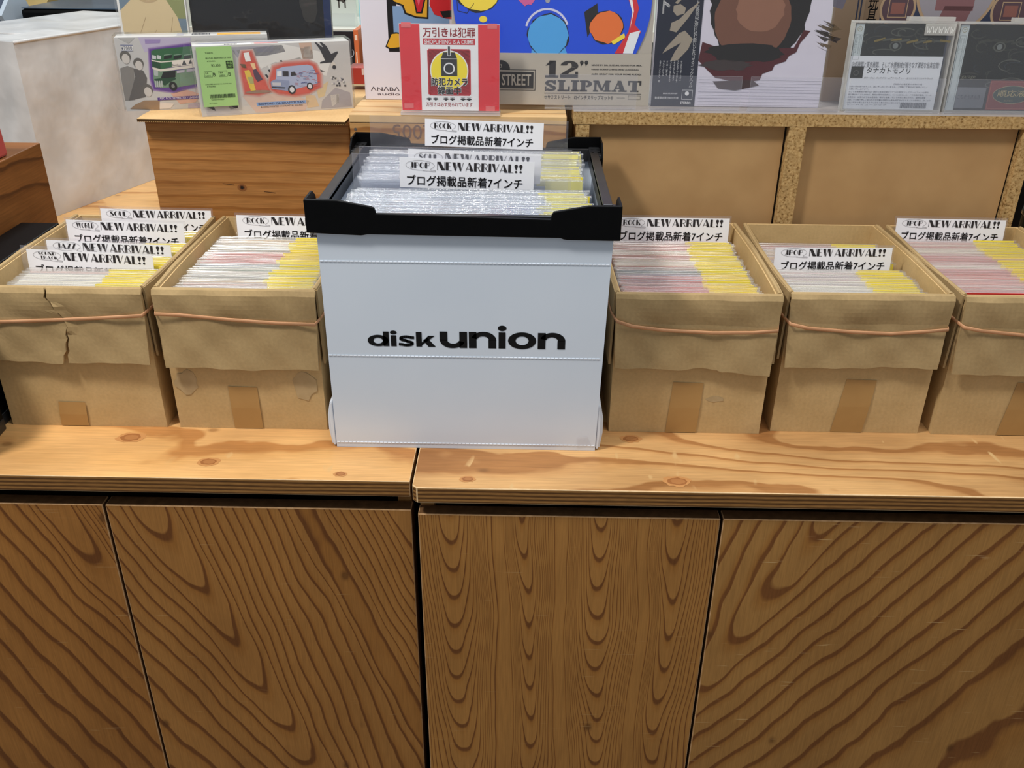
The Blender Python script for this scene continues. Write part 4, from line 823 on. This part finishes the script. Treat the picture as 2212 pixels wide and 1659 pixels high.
SL = {'S': (.8, wide_stroke([(.68,.74)]+[(.4+.25*math.cos(math.radians(a)), .73+.17*math.sin(math.radians(a))) for a in range(40,271,23)]+[(.4+.27*math.cos(math.radians(a)), .27+.17*math.sin(math.radians(a))) for a in range(90,-141,-23)], .2)+[rc(.64,.6,.74,1), rc(.04,0,.14,.4)]),
 'L': (.82, [rc(.1,0,.4,1), rc(0,.87,.5,1), rc(0,0,.8,.13), rc(.68,0,.8,.42)]), 'I': (.5, [rc(.1,0,.4,1), rc(0,.87,.5,1), rc(0,0,.5,.13)]),
 'P': (.82, [rc(.1,0,.38,1), rc(0,.87,.5,1), rc(0,0,.5,.13)]+arc((.42,.7,.38,.3),(.42,.7,.12,.16),-90,90)), 'M': (1.15, [rc(.08,0,.22,1), rc(.78,0,1.06,1), rc(0,0,.34,.13), rc(.68,0,1.15,.13), rc(0,.87,.3,1), rc(.84,.87,1.15,1), [(.1,1),(.36,1),(.66,.1),(.5,.1)], [(.5,.1),(.62,.1),(.9,1),(.8,1)]]),
 'A': (1.0, [pa(.1,.2,.42,.52), pa(.56,.9,.36,.6), rc(.2,.28,.7,.4), rc(0,0,.32,.13), rc(.46,0,1.0,.13)]), 'T': (.86, [rc(.28,0,.58,1), rc(0,.87,.86,1), rc(0,.6,.12,1), rc(.74,.6,.86,1), rc(.16,0,.7,.13)]),
 '1': (.56, [rc(.16,0,.44,1), rc(0,0,.56,.13), [(0,.7),(.16,.75),(.44,1),(.2,1)]]), '2': (.8, arc((.4,.7,.38,.3),(.4,.72,.1,.16),-20,175)+[[(.76,.6),(.5,.62),(.02,.2),(.06,0)], rc(.02,0,.78,.22), rc(.66,.1,.78,.36)])}
p.glyphs(SL, 'SLIPMAT', kx(1380), kz(680), 705*.000209, 80*.0002, kk, .06); p.glyphs(SL, '12', kx(1385), kz(582), 240*.000209, 122*.0002, kk, .06)
for x in (1636,1670): p.ell(kx(x+10),kz(472),.0028,.0028,kk,1); p.poly([(kx(x),kz(476)),(kx(x+22),kz(474)),(kx(x+6),kz(498))],kk,1)
p.rect(kx(1380),kz(697),kx(2088),kz(694),kk,1); p.text('セサミストリート   12インチスリップマット®', kx(1380), kz(740), kk, h=30*.0002, w=505*.000209, bold=.01)
for s, y in (('MADE BY DR. SUZUKI, GOOD FOR MIX,',496),('HARD SCRATCHING AND JUGGLING.',527),('ALSO GREAT FOR YOUR HOME AUDIO!',560)): p.text(s, kx(1718), kz(y), kk, h=12*.0002, w=362*.000209 if y != 527 else 345*.000209, bold=.02)
p.text('MADE IN JAPAN', kx(1912), kz(730), kk, h=.0016); p.frame(kx(1995),kz(736),kx(2085),kz(708),.0003,kk,1); p.build('lettering', kb)
b = MB(); b.add([(-.152,-.0024,.0004),(.152,-.0024,.0004),(.152,-.0024,.324),(-.152,-.0024,.324)], [(0,1,2,3)]); b.build('plastic_wrap', M['wrap'], t)
# boxed album
t = thing('boxed_album', 'boxed album with navy paper band and dark brown picture on pale lilac', 'album', (.3205, 1.432, SHZ), (-.035, 0, 0))
b = MB(); b.box(-.1285,.1285,0,.022,.0004,.2580); b.build('box', flat(206,202,216,.3), t, bevel=.0008)
q = .000703; p = Print((-.1285,0,0), (1,0,0), (0,0,1)); lx = lambda x: (x-1405)*q; lz = lambda y: (234-y)*.00065; R = random.Random(12)
def LP(pts, c, L): p.poly([(lx(x), lz(y)) for x, y in pts], c, L)
hd, br, mr, rb_ = flat(30,26,26,.3), flat(112,74,58,.3), flat(78,28,34,.3), flat(140,98,78,.3)
def jag(cx, cy, rx, ry, c, L, n=60, j=.05): p.poly([(lx(cx+rx*(1+R.uniform(-j,j))*math.cos(k*2*math.pi/n)), lz(cy-ry*(1+R.uniform(-j,j))*math.sin(k*2*math.pi/n))) for k in range(n)], c, L)
jag(1618,10,105,130,hd,1,60,.05); jag(1606,40,80,88,br,2,40,.02); jag(1620,20,50,48,rb_,3,30,.05)
LP([(1505,90),(1560,108),(1700,100),(1716,62),(1730,64),(1712,90),(1706,110),(1692,118),(1686,130),(1664,138),(1660,150),(1640,158),(1636,172),(1606,178),(1625,186),(1590,192),(1560,186),(1590,178),(1540,168),(1520,150),(1500,130)], mr, 2)
jag(1600,112,84,20,hd,4,40,.12); jag(1560,140,52,12,flat(60,50,50,.3),4,30,.2); LP([(1535,176),(1620,172),(1636,184),(1586,196),(1548,192)],flat(62,44,44,.3),3)
for k in range(16):
    y = 36+R.uniform(0,60); x = 1736+R.uniform(0,24); LP([(x,y),(x+R.uniform(20,44),y+R.uniform(4,14)),(x+R.uniform(20,40),y+R.uniform(14,18)),(x+6,y+3)],R.choice((flat(96,80,60),flat(60,52,50))),1)
LP([(1765,-30),(1800,-20),(1790,18),(1770,12)],flat(96,92,104),1)
for k in range(9): y = 170+7*k; LP([(1506,y),(1770,y+1),(1770,y+3),(1506,y+2)],R.choice((flat(190,186,202),flat(214,210,224))),1)
p.rect(0,0,.0668,.2580,flat(30,34,50,.35),3)
tw, tp_ = flat(226,226,228), flat(150,140,126)
p.text('ウィートな歌声が溶け込む酔いどれコスミックソウル', .0560, lz(190), tw, h=.140, w=.0056, L=4, vertical=True, bold=.02); p.text('ト', .0075, lz(30), tw, h=.024, w=.010, L=4, bold=.03)
LP([(1438,14),(1452,10),(1464,18),(1462,30),(1446,35),(1438,26)],tp_,5); LP([(1492,4),(1470,40),(1454,62),(1448,70),(1434,66),(1436,50),(1452,42),(1470,22)],tp_,5); LP([(1422,116),(1428,104),(1454,72),(1466,66),(1484,84),(1476,106),(1456,130),(1440,132),(1448,112),(1460,92),(1440,104)],tp_,5); LP([(1440,8),(1462,-18),(1466,-14),(1446,10)],tp_,5)
for k, s in enumerate(('カマシ・ワシントン　他','ウィズ・カリファ','ケニー・ロギンス','マイケル・マクドナルド','フライング・ロータス','ファレル・ウィリアムス','ケンドリック・ラマー')): p.text(s, lx(1417+7.6*k), lz(131+4.4*len(s)), tw, h=4.4*len(s)*.00065, w=.0028, L=6, vertical=True)
p.frame(lx(1471),lz(218),lx(1494),lz(196),.0005,tw,4); p.ell(lx(1482),lz(204),.0031,.0031,tw,4); p.text('STEREO', lx(1469), lz(228), tw, h=.0036, w=.0160, bold=.02, L=4); p.text('数量限定帯付BOX仕様', lx(1413), lz(217), tw, h=.0036, w=.036, L=4); p.text('解説/歌詞対訳', lx(1430), lz(206), tw, h=.0022, w=.022, L=4)
p.build('printed_design', t)
b = MB(); n1 = 14; R = random.Random(2)
b.add([(-.1315+.263*i/n1, -.0016-R.uniform(0,.0011), .0004+.262*k/n1) for k in range(n1+1) for i in range(n1+1)], [(k*(n1+1)+i, k*(n1+1)+i+1, (k+1)*(n1+1)+i+1, (k+1)*(n1+1)+i) for k in range(n1) for i in range(n1)])
b.build('plastic_wrap', M['wrap'], t, smooth=True)
# patterned kraft record pack behind the discs
t = thing('patterned_record_pack', 'large kraft record pack with navy circle pattern standing behind the two cased discs', 'record pack', (.633, 1.488, SHZ), (-.04, 0, 0))
b = MB(); b.box(-.165,.180,0,.004,.0004,.315); b.build('card', flat(150,126,102,.5), t)
p = Print((-.165,0,0), (1,0,0), (0,0,1)); q = .00072; rx = lambda x: (x-1778)*q; rz = lambda y: (215-y)*.00066; nv, kf = flat(52,58,78,.4), flat(166,140,112,.5)
def RR(a, y0, c, y1, m, L=0): p.rect(rx(a), rz(y1), rx(c), rz(y0), m, L)
RR(1826,-260,1829,190,nv); RR(1833,-260,1836,190,nv); RR(1843,-240,1876,190,flat(140,116,92)); RR(1877,-240,1881,190,nv); RR(1884,-240,2172,190,nv); RR(2176,-240,2180,190,nv); RR(2184,-240,2214,190,flat(140,116,92))
p.text('玩具店', rx(1849), rz(70), ol, h=.0600, w=.0150, L=1, vertical=True, bold=.02); p.text('工場卸', rx(2190), rz(70), ol, h=.0600, w=.0150, L=1, vertical=True, bold=.02)
for cx, cy, r_ in ((1912,6,38),(2150,10,42)): p.ell(rx(cx),rz(cy),r_*q,r_*q,kf,1); p.ell(rx(cx),rz(cy),(r_-5)*q,(r_-5)*q,flat(84,66,72,.4),2); p.rect(rx(cx-14),rz(cy+12),rx(cx+14),rz(cy-12),flat(130,86,78),3); p.frame(rx(cx-20),rz(cy+20),rx(cx+20),rz(cy-20),.0012,kf,3)
p.ell(rx(2030),rz(-40),86*q,92*q,kf,1,40); p.ell(rx(2030),rz(-40),80*q,86*q,flat(146,140,146,.4),2,40); p.poly([(rx(1990),rz(60)),(rx(2010),rz(0)),(rx(2070),rz(0)),(rx(2050),rz(60))],flat(120,84,86,.4),3); RR(1990,-40,2070,10,flat(128,90,92,.4),3)
p.build('printed_design', t)
# two discs in clear security cases
def disc_case(label, x, first):
    t = thing('cased_disc', label, 'disc', (x, 1.412, SHZ), (-.055, 0, 0), 'discs in clear security cases on the chipboard shelf')
    b = MB(); b.box(-.0735,.0735,-.0010,-.0004,.0008,.1270); b.box(-.0735,.0735,.0145,.0150,.0008,.1270); b.m = [0]*12; b.build('case_window', M['case'], t)
    b = MB()
    for a, c, z0, z1 in ((-.0745,.0745,0,.0030),(-.0745,.0745,.1245,.1275),(-.0745,-.0722,.003,.1245),(.0722,.0745,.003,.1245)): b.box(a, c, -.0014, .0152, z0, z1)
    b.build('case_rim', M['case_edge'], t, bevel=.0006)
    b = MB(); b.box(.0050,.0720,.0010,.0130,.1278,.1335); b.prism([(.0290,.1085),(.0735,.1085),(.0735,.1240),(.0290,.1240)], 'y', -.0024, -.0015); b.build('security_tab', M['case_edge'], t, bevel=.0006)
    p = Print((0,-.0024,0), (1,0,0), (0,0,1))
    for k in range(5):
        a = .0318+.0084*k; p.line([(a,.1205),(a+.0014,.1112),(a+.0030,.1180),(a+.0044,.1112),(a+.0062,.1205)], .0007, flat(236,236,232,.2), 0)
    p.build('security_marks', t)
    b = MB(); b.box(-.0705,.0640,.0020,.0110,.0034,.1235); j = b.build('jewel_case', flat(24,25,26,.5), t)
    p = Print((-.0705,.0020,.0034), (1,0,0), (0,0,1)); R = random.Random(40 if first else 41)
    a1, a2, a3 = flat(52,52,46,.3), flat(76,78,72,.3), flat(120,104,52,.3)
    for k in range(16):
        cx, cy = R.uniform(.02,.125), R.uniform(.078 if first else .03,.112); p.ring(cx, cy, R.uniform(.006,.02), R.uniform(.004,.009), .0016, R.choice((a1,a2,a1,flat(40,44,50,.3))), 1, R.uniform(0,180), R.uniform(200,360))
    for k in range(9): p.line([(.03+.012*k,.096+.002*math.sin(k)),(.045+.012*k,.100-.0015*k*.3)], .003, (a3,a2)[k % 2] if first else a1, 2)
    p.ring(.062,.090,.009,.007,.0018,a2,3); p.ell(.062,.090,.004,.004,flat(110,116,116,.3),3)
    p.rect(0,0,.0125,.1200,flat(186,196,200,.4),4); p.ring(.0062,.1130,.0036,.0036,.0006,flat(150,140,100),5); p.text('ヤ', .0046, .1112, flat(150,140,100), h=.0034, L=5); p.frame(.0016,.010 if not first else .070,.0108,.1050,.0004,flat(120,132,136),5)
    p.text('ガラージュ', .0025, .080, flat(120,130,134), h=.022, w=.0028, L=5, vertical=True); p.text('オリジナルサウンドトラック', .0068, .062 if not first else .078, flat(120,130,134), h=.040 if not first else .026, w=.0024, L=5, vertical=True)
    if first:
        p.build('printed_design', j)
        b = MB(); b.box(-.0712,.0645,.0012,.0017,.0032,.0790); lb = b.build('title_label', flat(214,218,226,.45), t)
        p = Print((-.0712,.0012,.0032), (1,0,0), (0,0,1)); gk = flat(70,74,84); s = .1357/1110; u = lambda x: (x-165)*s; w_ = lambda y: (1165-y)*.0758/650
        p.text('内燃機関と蒸気機関、そして水棲機械が織りなす濃密な音楽空間!', .0030, w_(655), flat(110,112,120), h=.0086, w=.1290, L=0); p.rect(.0030,w_(785),.0215,w_(640),flat(28,28,28),0); p.ring(.011,.052,.004,.004,.001,flat(80,80,78),1)
        p.text('タナカトモノリ', .0265, w_(722), bk, h=.0080, w=.064, L=0, bold=.01); p.text('ガラージュ：バッドドリームアドベンチャー・オリジナルサウンドトラック', .0240, w_(792), bk, h=.0030, w=.102, L=0)
        for k, s_ in enumerate(('【商品の仕様変更のお知らせ】','お買い求め頂けますこと、誠に申し訳ございません。ご理解ご了承のほど何卒よろしく','お願い申し上げます。','そして水棲機械が織りなす濃密な音楽空間かつて“幻の怪作”としてゲームファンの間で','語り継がれてきた本作が、発売20周年を目前に、ついにCDとレコードで本格的復活。ゲーム','の舞台は、迷宮のような水道施設、錆びた金属、そして汚水に満たされた、独特な退廃','世界。その隅で押しこめられた世界観の隙間から染み出すタナカトモノリの音楽は、甘いよう','のない不安を駆り立てるように汗たく影の深みに沈んだようでありながら、その中にある')): p.text(s_, .0040 if k else .070, w_(862+33*k), gk, h=.0024, w=min(.125, .003*len(s_)), L=0)
        p.text('ゲームミュージック', .0040, w_(1118), gk, h=.0020, w=.060, L=0); R2 = random.Random(3); x_ = .0850
        while x_ < .1240: ww = R2.choice((.0004,.0007,.001)); p.rect(x_, w_(1150), x_+ww, w_(1085), gk, 0); x_ += ww+.0005
        p.build('lettering', lb)
    else:
        p.text('garage', .0155, .0440, flat(110,110,96,.3), h=.0055, L=4); p.rect(.0130,.0030,.0560,.0330,flat(108,112,120,.35),4); p.text('こちそうさんき', .0150,.0160,flat(50,52,60),h=.0062,w=.034,L=5)
        p.rect(.0600,.0010,.1330,.0430,flat(124,44,40,.4),5); p.frame(.0615,.0025,.1315,.0415,.0006,flat(170,100,80),6); p.ell(.0960,.0230,.0290,.0130,flat(40,60,54),6); p.ring(.0960,.0230,.0290,.0130,.0006,flat(170,160,120),7); p.text('順応液', .0740,.0200,flat(176,160,110),h=.0095,w=.042,L=7); p.text('カプセル', .0860,.0130,flat(150,140,100),h=.0030,L=7)
        p.build('printed_design', j)
disc_case('clear cased disc with white title label, next to the boxed album', .5520, True)
disc_case('clear cased disc with dark cover and red oval badge, cut off by the picture edge', .7045, False)
# clear acrylic price holders
def holder(label, x0, x1, y=1.3975):
    t = thing('card_holder', label, 'card holder', ((x0+x1)/2, y, SHZ), (0,0,0), 'clear card holders along the chipboard shelf')
    b = MB(); w = (x1-x0)/2; cx = (x0+x1)/2
    b.prism([(y,SHZ+.0002),(y,SHZ+.0505),(y+.0014,SHZ+.0505),(y+.0014,SHZ+.0016),(y+.0090,SHZ+.0016),(y+.0090,SHZ+.0002)], 'x', x0, x1)
    b.m = [1,1]+[0,1,0,0,1,0]; b.build('plate', [M['acrylic'], M['acrylic_edge']], t)
holder('clear empty card holder in front of the slip mat pack', .0288, .1655)
holder('clear empty card holder at the navy band side of the boxed album', .1865, .3205)
holder('clear empty card holder at the pale side of the boxed album', .3330, .4700)
holder('clear empty card holder in front of the disc with white title label', .4800, .6200)
holder('clear empty card holder in front of the disc with red oval badge', .6270, .7600)
# items behind the cartons
t = thing('portrait_album', 'album with a photo of a person in a cream sweater, behind the toy bus carton', 'album', (-.624, 1.60, LIDZ), (-.06, 0, 0))
b = MB(); b.box(-.0560,.0580,0,.006,.0004,.300); b.build('sleeve', flat(226,226,222,.3), t)
p = Print((-.056,0,0), (1,0,0), (0,0,1)); p.rect(.004,.003,.112,.297,flat(104,124,140,.25),0); p.rect(.070,.118,.112,.297,flat(132,138,84,.25),1); sk = flat(196,134,98,.3)
p.poly([(.004,.040),(.004,.130),(.028,.150),(.040,.156),(.066,.156),(.082,.148),(.098,.120),(.106,.080),(.106,.003),(.004,.003)], flat(206,186,144,.3), 2); p.ell(.052,.205,.026,.030,flat(70,50,36),3); p.ell(.052,.186,.024,.034,sk,4); p.polys(arc((.053,.150,.017,.008),(.053,.152,.014,.006),180,360),flat(180,156,116),3)
for a in ((.02,.07,.045,.12),(.03,.05,.06,.10),(.075,.06,.09,.12)): p.line([(a[0],a[1]),(a[2],a[3])],.0007,flat(150,124,84),3)
p.build('printed_design', t)
b = MB(); b.box(-.0590,.0610,-.0030,-.0022,.0004,.304); b.build('plastic_wrap', M['wrap'], t)
t = thing('dark_album', 'glossy black album with a navy edge, behind the two toy cartons', 'album', (-.447, 1.612, LIDZ), (-.06, 0, 0))
b = MB(); b.box(-.1170,.1190,0,.010,.0004,.300); b.build('sleeve', flat(14,14,18,.25), t)
p = Print((-.117,0,0), (1,0,0), (0,0,1)); p.rect(.224,0,.236,.3,flat(18,36,78,.3),0); p.blob(.2,.14,.014,.03,flat(40,38,36),0); p.build('printed_design', t)
b = MB(); R = random.Random(6); n1 = 18
b.add([(-.120+.242*i/n1, -.0022-R.uniform(0,.0024)-.0014*math.sin(i*.7+k), .0004+.304*k/n1) for k in range(n1+1) for i in range(n1+1)], [(k*(n1+1)+i, k*(n1+1)+i+1, (k+1)*(n1+1)+i+1, (k+1)*(n1+1)+i) for k in range(n1) for i in range(n1)])
b.build('plastic_wrap', M['wrap'], t, smooth=True)
t = thing('red_carton', 'small red carton with a pale label, between the toy van carton and white audio carton', 'carton', (-.262, 1.640, MIDZ))
b = MB(); b.box(-.310,-.220,1.640,1.690,MIDZ,1.1700); b.build('carton', flat(170,58,48,.4), t, bevel=.001); p = Print((-.310,1.640,MIDZ), (1,0,0), (0,0,1)); p.rect(.024,.016,.052,.027,flat(222,196,190),0); p.build('printed_design', t)
# ---------------------------------------------------------------- left side
b = MB(); b.box(-1.10,-.7750,1.07,1.4440,HC+.0002,1.0800)
tag(b.build('wooden_riser', M['low'], org=(-.94,1.23,HC), bevel=.0015), 'dark streaked pine riser box behind the box with the cracked flap', 'riser')
t = thing('red_packet', 'clear red plastic packet standing on the dark streaked riser, mostly out of frame', 'packet', (-.80, 1.33, 1.0801))
b = MB(); b.prism([(-.90,1.0803),(-.7815,1.0803),(-.7850,1.165),(-.90,1.165)], 'y', 1.32, 1.36); b.build('packet', flat(190,84,78,.25), t, bevel=.004)
def tall_box():
    A = Vector((-1.0775,1.9936,0)); u = Vector((.313,.950,0)).normalized(); w = Vector((-.950,.313,0)).normalized(); Lu, Lw, H = .563, .322, .379
    t = thing('wrapped_box', 'tall box wrapped in cloudy white plastic, behind the dark streaked riser', 'box', (A.x, A.y, HC+.0003))
    m = MB(); R = random.Random(17); o3 = Vector((0,0,HC+.0003))
    def face(o, a, b_, nu, nv):
        n = a.cross(b_).normalized(); ph = [R.uniform(0,6.28) for _ in range(4)]
        vs = []
        for k in range(nv+1):
            for i in range(nu+1):
                U, V_ = i/nu, k/nv; e = min(1, 6*U, 6*V_, 6*(1-U), 6*(1-V_))
                d = e*(.004*math.sin(9*U+3*V_+ph[0])*math.sin(5*V_+ph[1])+.002*math.sin(17*U-8*V_+ph[2])+R.uniform(-.0006,.0006))
                vs.append(o+a*U+b_*V_+n*d)
        m.add(vs, [(k*(nu+1)+i, k*(nu+1)+i+1, (k+1)*(nu+1)+i+1, (k+1)*(nu+1)+i) for k in range(nv) for i in range(nu)])
    Z = Vector((0,0,H)); P0 = A+o3; P1 = P0+u*Lu; P2 = P1+w*Lw; P3 = P0+w*Lw
    face(P0, P1-P0, Z, 26, 20); face(P3, P0-P3, Z, 18, 20); face(P2, P3-P2, Z, 10, 8); face(P1, P2-P1, Z, 10, 8); face(P0+Z, P1-P0, P3-P0, 24, 16); face(P0, P3-P0, P1-P0, 2, 2)
    m.build('wrapping', M['cloudy'], t, smooth=True)
    for pts in ([P0+Z*1.002+u*.12+w*.02, P0+Z*1.003+u*.10+w*.10, P0+Z*1.003+u*.09+w*.31],):
        q_ = MB(); off = (u.cross(Vector((0,0,1)))*.004); q_.tube([x+off for x in pts], .0014, 6); q_.build('film_seam', M['cloudy'], t)
    q_ = MB(); q_.tube([P0+Z+u*k*.05+Vector((0,0,-.001)) for k in range(12)], .0034, 8); q_.build('film_fold', M['cloudy'], t, smooth=True)
def cloudy():
    t = NT('cloudy_film'); v, x, y, z = t.obj(); a = t.noise(v, 11, 3); t.bump(a, .35, .01)
    return t.base(t.ramp(a, [(.35, srgb(196,194,192)), (.65, srgb(218,216,214))]), .28, .5)
M['cloudy'] = cloudy(); tall_box()
t = thing('dark_case', 'black case at the end of the counter touching the box with the cracked flap', 'case', (-.74, .99, HC))
cp = [(-.772,.965),(-.7010,.965),(-.7062,1.056),(-.7130,1.064),(-.7130,1.33),(-.772,1.33)]
b = MB(); b.prism(cp, 'z', HC+.0003, .985); b.build('case', M['black'], t, bevel=.002)
b = MB(); b.prism([(x+(.0008 if x > -.75 else 0), y-(.001 if y < 1 else 0)) for x, y in cp], 'z', HC+.0003, .797); b.build('base_edge', M['rail'], t, bevel=.001)
# ---------------------------------------------------------------- right end
t = thing('metal_tin', 'steel rimmed dark tin standing just past the chipboard shelf', 'tin', (.862, 1.46, HC))
b = MB(); b.lathe([(.036,HC+.0003),(.037,HC+.004),(.037,.975)], .862, 1.46); b.build('body', mottled('dark_tin_label', (46,52,46), (58,64,58), 30, .4), t, smooth=False)
b = MB(); b.lathe([(.0385,.9755),(.0395,.979),(.0385,.983),(.037,1.000),(.034,1.004),(.032,1.003)], .862, 1.46); b.build('lid', M['steel'], t, smooth=True)
t = thing('black_carton', 'black box printed with a pale letter, behind the steel rimmed tin', 'box', (.90, 1.60, HC))
b = MB(); b.box(.830,1.02,1.560,1.72,HC+.0003,1.035); b.build('carton', M['black'], t, bevel=.002); p = Print((.830,1.56,HC), (1,0,0), (0,0,1)); p.text('S', .012, .205, flat(200,200,204), h=.020, bold=.01); p.build('lettering', t)
# ---------------------------------------------------------------- far shelves seen through the gaps
t = thing('white_shelf_unit', 'white shelf unit far behind, seen between the cartons', 'shelf', (-.48, 2.75, 0))
for z in (.55, 1.075): bx('shelf_board', flat(222,218,204,.5), t, -1.0, .9, 2.78, 3.10, z, z+.028)
bx('back_panel', flat(196,206,196,.6), t, -1.0, .9, 3.10, 3.12, .02, 1.9)
for x in (-1.0, .882): bx('upright', flat(206,204,196,.5), t, x, x+.018, 2.78, 3.10, .02, 1.9)
A = at(712, 55, 2.80); q0 = at(790, 55, 2.80)
t = thing('picture_stand', 'pale card with dark animal silhouettes on the white shelf far behind', 'picture card', (A.x+.03, 2.84, 1.1035))
b = MB(); b.box(A.x-.02,A.x+.074,2.84,2.843,1.1035,1.30); b.build('card', flat(206,214,206,.5), t); p = Print((A.x-.02,2.84,1.1035), (1,0,0), (0,0,1)); R = random.Random(5)
p.blob(.052,.080,.018,.016,flat(70,66,62),0,16,.25,R); p.blob(.060,.102,.018,.007,flat(100,94,90),0,12,.3,R); p.rect(.042,.050,.046,.075,flat(70,66,62),0); p.rect(.060,.050,.064,.075,flat(70,66,62),0); p.build('printed_design', t)
t = thing('note_card', 'light blue handwritten note card on the white shelf far behind', 'note', (A.x+.105, 2.85, 1.1035))
b = MB(); b.box(A.x+.080,A.x+.140,2.85,2.852,1.1035,1.31); b.build('card', flat(150,214,224,.5), t); p = Print((A.x+.08,2.85,1.1035), (1,0,0), (0,0,1)); R = random.Random(6)
for k in range(9): p.line([(.006+R.uniform(0,.004),.036+.014*k),(.02,.039+.014*k),(.028+R.uniform(0,.02),.036+.014*k)],.0026,flat(60,110,130),0)
p.build('handwriting', t)
t = thing('label_tray', 'clear label strip along the front of the white shelf far behind', 'label strip', (A.x+.05, 2.80, 1.1032))
b = MB(); b.box(A.x-.02,A.x+.075,2.796,2.799,1.1032,1.143); b.box(A.x+.082,A.x+.16,2.796,2.799,1.1032,1.143); b.build('strip', M['acrylic'], t)
C0 = at(769, 145, 2.62)
t = thing('disc_spine', 'orange spined disc case standing below the white shelf far behind', 'disc', (C0.x, 2.62, C0.z))
b = MB(); b.box(C0.x-.001,C0.x+.012,2.62,2.74,C0.z-.02,C0.z+.097); b.build('case', flat(204,110,66,.4), t, bevel=.001); p = Print((C0.x-.001,2.62,C0.z-.02), (1,0,0), (0,0,1)); p.rect(.004,.03,.007,.06,flat(236,214,196),0); p.rect(.003,.090,.010,.104,flat(236,214,196),0); p.build('printed_design', t)
t = thing('disc_bin', 'low dark bin of disc cases far behind, below the white shelf', 'bin', (C0.x, 2.6, 0))
b = MB(); b.box(-.80,.60,2.605,2.775,.02,C0.z-.0205); b.build('bin', M['dark'], t)
t = thing('dark_disc_case', 'dark disc case leaning next to the orange spined case far behind', 'disc', (C0.x-.07, 2.63, C0.z-.02)); b = MB(); b.box(C0.x-.12,C0.x-.004,2.64,2.655,C0.z-.0203,C0.z+.090); b.build('case', flat(38,38,44,.3), t); p = Print((C0.x-.12,2.64,C0.z-.02), (1,0,0), (0,0,1)); p.ring(.098,.055,.016,.014,.002,flat(180,190,204),0,200,400); p.build('printed_design', t)
D0, D1 = at(42, 19, 2.75), at(262, 21, 2.75)
t = thing('black_cabinet', 'black topped cabinet far behind the cloudy wrapped box', 'cabinet', (D0.x+.3, 2.75, 0))
b = MB(); b.box(D0.x, D0.x+.42, 2.75, 3.2, .02, D0.z); b.build('body', M['black'], t, bevel=.01); b = MB(); b.box(D0.x+.004, D0.x+.416, 2.754, 3.196, D0.z+.0005, D0.z+.003); b.build('top_sheen', mottled('blue_grey_sheen', (74,92,112), (86,104,122), 10, .25), t)  # reflection on the black top, put in as a thin blue-grey sheet
t = thing('disc_rack', 'slanted rack of disc cases far behind, beside the black topped cabinet', 'rack', (D0.x-.25, 2.75, .02))
b = MB(); b.prism([(2.72,.021),(3.25,.021),(3.25,1.36),(2.72,1.00)], 'x', D0.x-.55, D0.x-.012); b.build('body', flat(176,150,96,.5), t)
R = random.Random(9)
for r in range(2):
    for k in range(16):
        x = D0.x-.03-.032*k; y0 = 2.74+.25*r; z0 = 1.016+.170*r
        c = thing('disc_case', 'disc case standing in the slanted rack, '+('front tier' if r == 0 else 'back tier'), 'disc', (x, y0+.08, z0+.057), (math.radians(34), 0, math.radians(0)), 'disc cases in the slanted rack, '+('front tier' if r == 0 else 'back tier'))
        b = MB(); b.box(-.006,.006,-.07,.07,0,.125); b.build('case', flat(*R.choice(((150,170,190),(170,186,204),(110,130,150),(190,200,210),(130,140,160))),.25), c)
